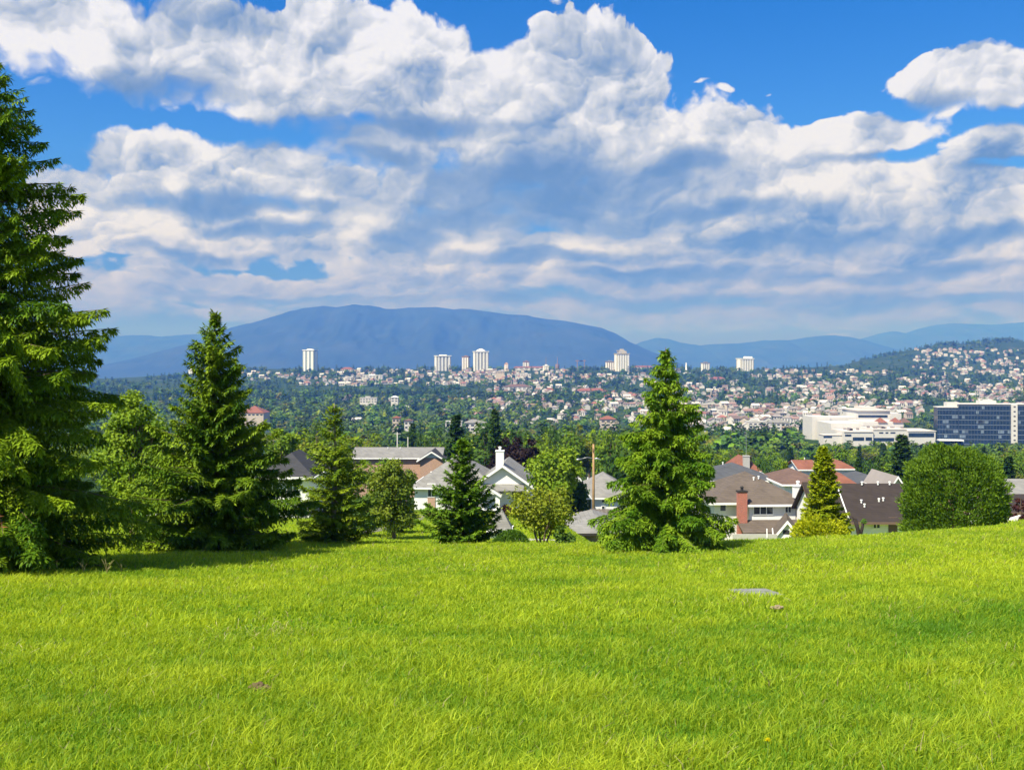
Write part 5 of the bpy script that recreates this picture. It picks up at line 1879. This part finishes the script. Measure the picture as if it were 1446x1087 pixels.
def mall():
    """white flat roofed halls left of the office block, each level a part of one building"""
    Y = 780.0
    zb = Z(636, Y)
    x0 = X(1155, Y)
    t = thing('shopping_hall', 'wide white flat roofed hall left of the dark blue glass block', 'building', (x0, Y, zb))

    def ext(pa, pb):
        return (X(pa, Y) - x0, X(pb, Y) - x0)
    z = lambda py: Z(py, Y) - zb
    a, b = ext(1152, 1320)
    MB().box(*ext(1164, 1190), 2, 14, -10, z(615)).box(*ext(1190.2, 1232), -2, 30, -10, z(610)).box(*ext(1232.2, 1280), -0.6, 30, -10, z(607)).box(*ext(1280.2, 1320), -1.4, 30, -10, z(609)).build('front_wall', M['city_white'], t)
    MB().box(*ext(1192, 1240), 32, 70, -10, z(601)).box(*ext(1240.3, 1300), 34, 70, -10, z(599)).build('middle_wall', M['city_white'], t)
    MB().box(*ext(1256, 1306), 72, 110, -10, z(586)).box(*ext(1306.3, 1323), 71, 105, -10, z(590)).box(*ext(1214.5, 1255.7), 74, 100, -10, z(596)).box(*ext(1186, 1214.2), 72, 100, -10, z(595)).build('rear_wall', M['city_white'], t)
    MB().box(*ext(1163.5, 1190), 1.6, 14.5, z(615) + 0.02, z(615) + 0.6).box(*ext(1190.5, 1232), -2.5, 30.5, z(610) + 0.02, z(610) + 0.7).box(*ext(1232.5, 1280), -1.0, 30.5, z(607) + 0.02, z(607) + 0.7).box(*ext(1280.5, 1321), -1.8, 30.5, z(609) + 0.02, z(609) + 0.6).build('front_roof', M['city_pale'], t)
    u = MB()
    rgm = random.Random(8)
    for k in range(16):
        c = rgm.uniform(*ext(1193, 1310))
        yy = rgm.choice((8, 14, 20))
        zz = z(613) if c < ext(1190, 1)[0] else z(610) if c < ext(1232, 1)[0] else z(607) if c < ext(1280, 1)[0] else z(609)
        u.box(c, c + rgm.uniform(1.2, 4), yy, yy + 3 + k * 0.01, zz + 0.72, zz + rgm.uniform(1.3, 2.6))
    u.build('roof_plant', M['city_grey'], t)
    MB().box(*ext(1254, 1306.1), 70.4, 111, z(586) + 0.02, z(586) + 0.9).box(*ext(1268, 1290), 80, 100, z(586) + 0.92, z(586) + 3.0).build('rear_roof', M['city_pale'], t)
    for pa, pb, za, zc, yy in ((1203, 1219, 617, 622, -2), (1221, 1230, 617, 622, -2), (1233, 1262, 618, 623, -0.6), (1192, 1201, 613, 616, -2), (1164, 1176, 616, 618.5, 2), (1241, 1247, 610, 612, -0.6), (1250, 1254, 610, 612, -0.6), (1257, 1264, 610, 612, -0.6), (1282, 1318, 611, 617, -1.4)):
        q = ext(pa, pb)
        MB().box(q[0], q[1], yy - 0.08, yy - 0.006, z(zc), z(za)).build('window_band', M['blue_glass'], t)
    q = ext(1257, 1302)
    MB().box(q[0], q[1], 71.7, 71.97, z(596), z(592.5)).build('window_band', M['blue_glass'], t)
    for k, (pa, mat) in enumerate(((1262, 'red_roof'), (1284, 'red_roof'), (1297, 'russet_roof'))):
        q = ext(pa, pa + 14)
        mb = MB()
        cx = (q[0] + q[1]) / 2
        h0, h1 = z(600), z(593)
        c4 = [(q[0], 33, h0), (q[1], 33, h0), (q[1], 45, h0), (q[0], 45, h0)]
        for i in range(4):
            mb.poly((c4[i], c4[(i + 1) % 4], (cx, 39, h1)))
        mb.build('roof_light', M[mat], t)


mall()


def block(name, label, px0, px1, top, base, y, wm, rm, d=20, cat='building', group=None, hip=False, bands=2, rise=None):
    wm = 'city_white' if wm == 'stucco' else 'city_cream' if wm == 'cream' else wm
    x0, x1 = X(px0, y), X(px1, y)
    zb = Z(base, y) - 8
    h = Z(top, y) - zb
    t = thing(name, label, cat, ((x0 + x1) / 2, y, zb), 0, group)
    w = x1 - x0
    MB().box(-w / 2, w / 2, 0, d, 0, h).build('wall', M[wm], t)
    r = MB()
    if hip:
        k = min(d, w) * 0.5
        e = [(-w / 2 - .6, -.6, h), (w / 2 + .6, -.6, h), (w / 2 + .6, d + .6, h), (-w / 2 - .6, d + .6, h)]
        rise = rise or min(k * 0.5, 5)
        a, b = (-w / 2 + k, d / 2, h + rise), (w / 2 - k, d / 2, h + rise)
        if w > d:
            r.poly((e[0], e[1], b, a)).poly((e[1], e[2], b)).poly((e[2], e[3], a, b)).poly((e[3], e[0], a))
        else:
            a = b = (0, d / 2, h + rise)
            for i in range(4):
                r.poly((e[i], e[(i + 1) % 4], a))
    else:
        r.box(-w / 2 - .3, w / 2 + .3, -.3, d + .3, h + 0.02, h + 0.7).box(-w * 0.2, w * 0.1, d * 0.3, d * 0.7, h + 0.72, h + 2.4)
    r.build('roof', M[rm], t)
    for k in range(bands):
        z = h - 2.6 - 3.1 * k
        b = MB()
        n = max(2, min(6, int(w / 4)))
        for i in range(n):
            c = -w / 2 + w * (i + 0.5) / n
            b.box(c - w / n * 0.3, c + w / n * 0.3, -0.06, -0.006, z, z + 1.3)
        b.build('window_row', M['glass'], t)


for a in (
    ('hall', 'large salmon red roofed hall between the broad spruce and the sparse one', 338, 372, 583, 592, 1000, 'cream', 'red_roof', 26, 'building', None, True, 1, 7.0),
    ('apartment_block', 'pinkish block below the salmon red roofed hall', 358, 374, 605, 618, 640, 'stucco', 'russet_roof', 12, 'building', None, True),
    ('apartment_block', 'white slab block with a flat roof, farther right of the hemlock in the valley', 1057, 1083, 596, 608, 1000, 'stucco', 'concrete', 18),
    ('apartment_block', 'white block with a grey hip roof right of the white slab block', 1090, 1115, 597, 610, 980, 'stucco', 'grey_roof', 18, 'building', None, True),
    ('apartment_block', 'broad yellowish cream block at the foot of the city slope right of the hemlock', 992, 1024, 571, 583, 1500, 'cream', 'concrete', 20),
    ('apartment_block', 'long low block with a tan roof in a row right of the yellowish block', 1066, 1108, 580, 590, 1420, 'stucco', 'russet_roof', 20, 'building', None, True),
    ('apartment_block', 'long white low block above the tan roofed row', 1036, 1080, 572, 580, 1600, 'stucco', 'concrete', 20),
    ('apartment_block', 'white block with a flat grey roof just right of the hemlock, low in the valley', 985, 1005, 604, 616, 900, 'stucco', 'grey_roof', 14, 'building', None, True),
    ('white_building', 'small white block like a square tower above the white halls', 1188, 1202, 577, 584, 1300, 'stucco', 'trim', 14, 'building'),
    ('warehouse', 'blue grey metal sided warehouse on the slope above the white halls', 1247, 1265, 557, 566, 1750, 'metal', 'slate_roof', 22, 'warehouse'),
    ('apartment_block', 'pale wide block with a pink roof left of the middle of the city slope', 712, 750, 546, 560, 1900, 'stucco', 'russet_roof', 26, 'building', None, True),
    ('apartment_block', 'white block with a long red hip roof left of the hemlock in the city', 812, 858, 552, 562, 1850, 'stucco', 'red_roof', 24, 'building', None, True),
    ('house', 'pink roofed low house alone in the dark woods left of the hemlock', 848, 870, 592, 600, 900, 'cream', 'red_roof', 12, 'house', None, True),
    ('apartment_block', 'bright white terrace under the left city ridge', 512, 540, 530, 541, 2350, 'stucco', 'trim', 22),
    ('apartment_block', 'low white terrace left of the bright white one', 478, 512, 533, 540, 2380, 'stucco', 'concrete', 20),
    ('apartment_block', 'pink terraced block on the ridge behind the bright white terrace', 481, 498, 521, 530, 2700, 'cream', 'red_roof', 20, 'building', None, True),
    ('apartment_block', 'large pale block on the ridge below the pinkish tower', 728, 750, 528, 540, 2500, 'stucco', 'concrete', 24),
    ('apartment_block', 'cream stacked block right under the domed tower', 700, 712, 524, 538, 2450, 'cream', 'concrete', 20),
    ('apartment_block', 'red topped row on the ridge between the domed tower and the cranes', 725, 770, 519, 526, 2900, 'stucco', 'red_roof', 14, 'building', None, True),
    ('apartment_block', 'red topped row on the ridge just left of the hemlock tip', 896, 922, 518, 526, 2900, 'stucco', 'red_roof', 14, 'building', None, True),
    ('apartment_block', 'low white hall with a flat grey roof under the beige stepped tower', 855, 905, 531, 540, 2500, 'stucco', 'concrete', 26),
    ('apartment_block', 'wide cream block with a red hip roof right of the white round tower', 1004, 1026, 535, 546, 2400, 'cream', 'red_roof', 24, 'building', None, True),
    ('apartment_block', 'white terrace in the valley woods below the bright ridge terrace', 508, 532, 562, 568, 1400, 'stucco', 'concrete', 12),
    ('house', 'white pyramid roofed house in the valley woods below the squat broad tower', 552, 562, 561, 569, 1350, 'stucco', 'trim', 9, 'house', None, True),
    ('apartment_block', 'pale row of flats in the woods behind the white gabled house', 629, 652, 596, 603, 760, 'stucco', 'concrete', 10),
    ('apartment_block', 'white row of flats right of the pale one behind the white gabled house', 656, 686, 597, 603, 770, 'stucco', 'grey_roof', 10, 'building', None, True),
    ('house', 'narrow pink house in the woods above the long grey roof, on the left', 554, 564, 590, 604, 720, 'cream', 'red_roof', 8, 'house', None, True),
    ('house', 'pale house with a tan roof in the woods above the dark gable', 571, 582, 594, 602, 740, 'stucco', 'russet_roof', 8, 'house', None, True),
):
    block(*a)


def small_house_mesh(wm, rm, w=11, d=9, h=5.2, rh=2.6, hip=False):
    W = MB()
    W.box(-w / 2, w / 2, -d / 2, d / 2, -6, h)
    o = 0.5
    if hip:
        k = d / 2
        e = [(-w / 2 - o, -d / 2 - o, h), (w / 2 + o, -d / 2 - o, h), (w / 2 + o, d / 2 + o, h), (-w / 2 - o, d / 2 + o, h)]
        a, b = (-w / 2 + k, 0, h + rh), (w / 2 - k, 0, h + rh)
        for p in ((e[0], e[1], b, a), (e[1], e[2], b), (e[2], e[3], a, b), (e[3], e[0], a)):
            W.poly(p, 1)
    else:
        for sx in (-w / 2, w / 2):
            W.poly(((sx, -d / 2, h), (sx, d / 2, h), (sx, 0, h + rh)))
        for sy in (-1, 1):
            W.poly(((-w / 2 - o, sy * (d / 2 + o), h - 0.3), (w / 2 + o, sy * (d / 2 + o), h - 0.3), (w / 2 + o, 0, h + rh), (-w / 2 - o, 0, h + rh)), 1)
    for k, c in enumerate((-w * 0.3, 0.0, w * 0.3)):
        for z in (1.2, h - 2.2):
            W.box(c - 0.8, c + 0.8, -d / 2 - 0.06, -d / 2 - 0.005, z, z + 1.3, 2)
    return W, [M[wm], M[rm], M['glass']]


def city():
    rg = random.Random(31)
    kinds = [('city_white', 'city_pink', False, 'white house with a dusty pink roof'), ('city_white', 'city_grey', True, 'white house with a grey hip roof'), ('city_cream', 'city_brown', False, 'cream house with a brown roof'),
             ('city_white', 'city_brown', False, 'white house with a brown roof'), ('city_cream', 'city_grey', True, 'cream house with a grey hip roof'), ('city_white', 'city_pale', False, 'all pale house with a pale roof'),
             ('city_cream', 'city_red', True, 'cream house with a red hip roof')]
    protos = []
    for k in kinds:
        W, mats = small_house_mesh(k[0], k[1], hip=k[2], w=rg.uniform(10, 13), d=rg.uniform(8, 10))
        protos.append((W, mats, W.mesh('small_house', mats)))
    # where the photograph shows houses: columns, rows, how many
    zones = [(420, 700, 523, 545, 210), (690, 960, 524, 575, 330), (940, 1300, 530, 592, 330), (1080, 1446, 524, 575, 250), (1290, 1450, 493, 530, 130), (690, 960, 556, 602, 80),
             (950, 1160, 590, 618, 36), (560, 760, 560, 604, 30), (300, 430, 527, 540, 24), (480, 640, 563, 571, 14), (1000, 1180, 585, 612, 16), (400, 700, 585, 612, 12),
             (960, 1130, 575, 600, 30), (1300, 1446, 545, 562, 40)]
    spots = []
    for a, b, c, d, n in zones:
        k = tries = 0
        while k < n and tries < n * 12:
            tries += 1
            px, py = rg.uniform(a, b), rg.uniform(c, d)
            y = hit(px, py)
            if y is None or y < 520 or avoid(px, y):
                continue
            if clump(px, py) < -0.28 + rg.uniform(-0.12, 0.12) and y > 1500:
                continue
            x = X(px, y)
            if any((x - s[0]) ** 2 + ((y - s[1]) * 0.6) ** 2 < 12**2 for s in spots[-900:]):
                continue
            spots.append((x, y, px))
            k += 1
    spots.sort(key=lambda s: s[1])
    weights = [4, 2, 2, 2, 2, 3, 1.2]
    big = []
    for i, (x, y, px) in enumerate(spots):
        q = rg.choices(range(7), weights)[0]
        rz = rg.choice((0, PI / 2)) + rg.uniform(-0.5, 0.5)
        sc = rg.uniform(0.62, 1.10)
        if i < 285:
            where = 'among the valley trees' if y < 1350 else 'low on the far city slope' if y < 2100 else 'midway up the far city slope'
            o = bpy.data.objects.new('small_house', protos[q][2])
            o.location = (x, y, gz(x, y) + 0.3)
            o.rotation_euler = (0, 0, rz)
            o.scale = (sc, sc, sc * rg.uniform(0.85, 1.2))
            link(o)
            lab = f'small {kinds[q][3]} {where}'
            tag(o, lab, 'house', lab.replace(' house ', ' houses ', 1))
        else:
            big.append((x, y, rz, sc, q))
    allm = MB()
    order = ['city_white', 'city_cream', 'city_pink', 'city_grey', 'city_brown', 'city_pale', 'city_red', 'glass']
    for x, y, rz, sc, q in big:
        W = protos[q][0]
        mats = [kinds[q][0], kinds[q][1], 'glass']
        ca, sa, z0, b = math.cos(rz) * sc, math.sin(rz) * sc, gz(x, y) + 0.3, len(allm.v)
        allm.v += [(vx * ca - vy * sa + x, vx * sa + vy * ca + y, vz * sc + z0) for vx, vy, vz in W.v]
        allm.f += [tuple(b + i for i in f) for f in W.f]
        allm.k += [order.index(mats[k]) for k in W.k]
    me = bpy.data.meshes.new('distant_city')
    me.from_pydata(allm.v, [], allm.f)
    for m in order:
        me.materials.append(M[m])
    me.polygons.foreach_set('material_index', allm.k)
    tag(link(bpy.data.objects.new('distant_city', me)), 'hundreds of tiny pale houses covering the farthest city slope', 'city', kind='stuff')
    print('houses', len(spots))


city()

# ---------------------------------------------------------------- haze
hz = MB().box(-24000, 24000, -600, 27000, -420, 985).build('haze', None)
hm, N, out = new_mat('haze_air')
pv = N.n('ShaderNodeVolumePrincipled')
pv.inputs['Color'].default_value = HAZE_COLOR + (1,)
pv.inputs['Absorption Color'].default_value = HAZE_CLEAR + (1,)
pv.inputs['Density'].default_value = HAZE_DENSITY
pv.inputs['Anisotropy'].default_value = HAZE_G
N.put(out.inputs['Volume'], pv.outputs[0])
hz.data.materials.clear()
hz.data.materials.append(hm)
hm.cycles.homogeneous_volume = True
tag(hz, 'thin blue summer haze over the valley', 'haze', kind='stuff')
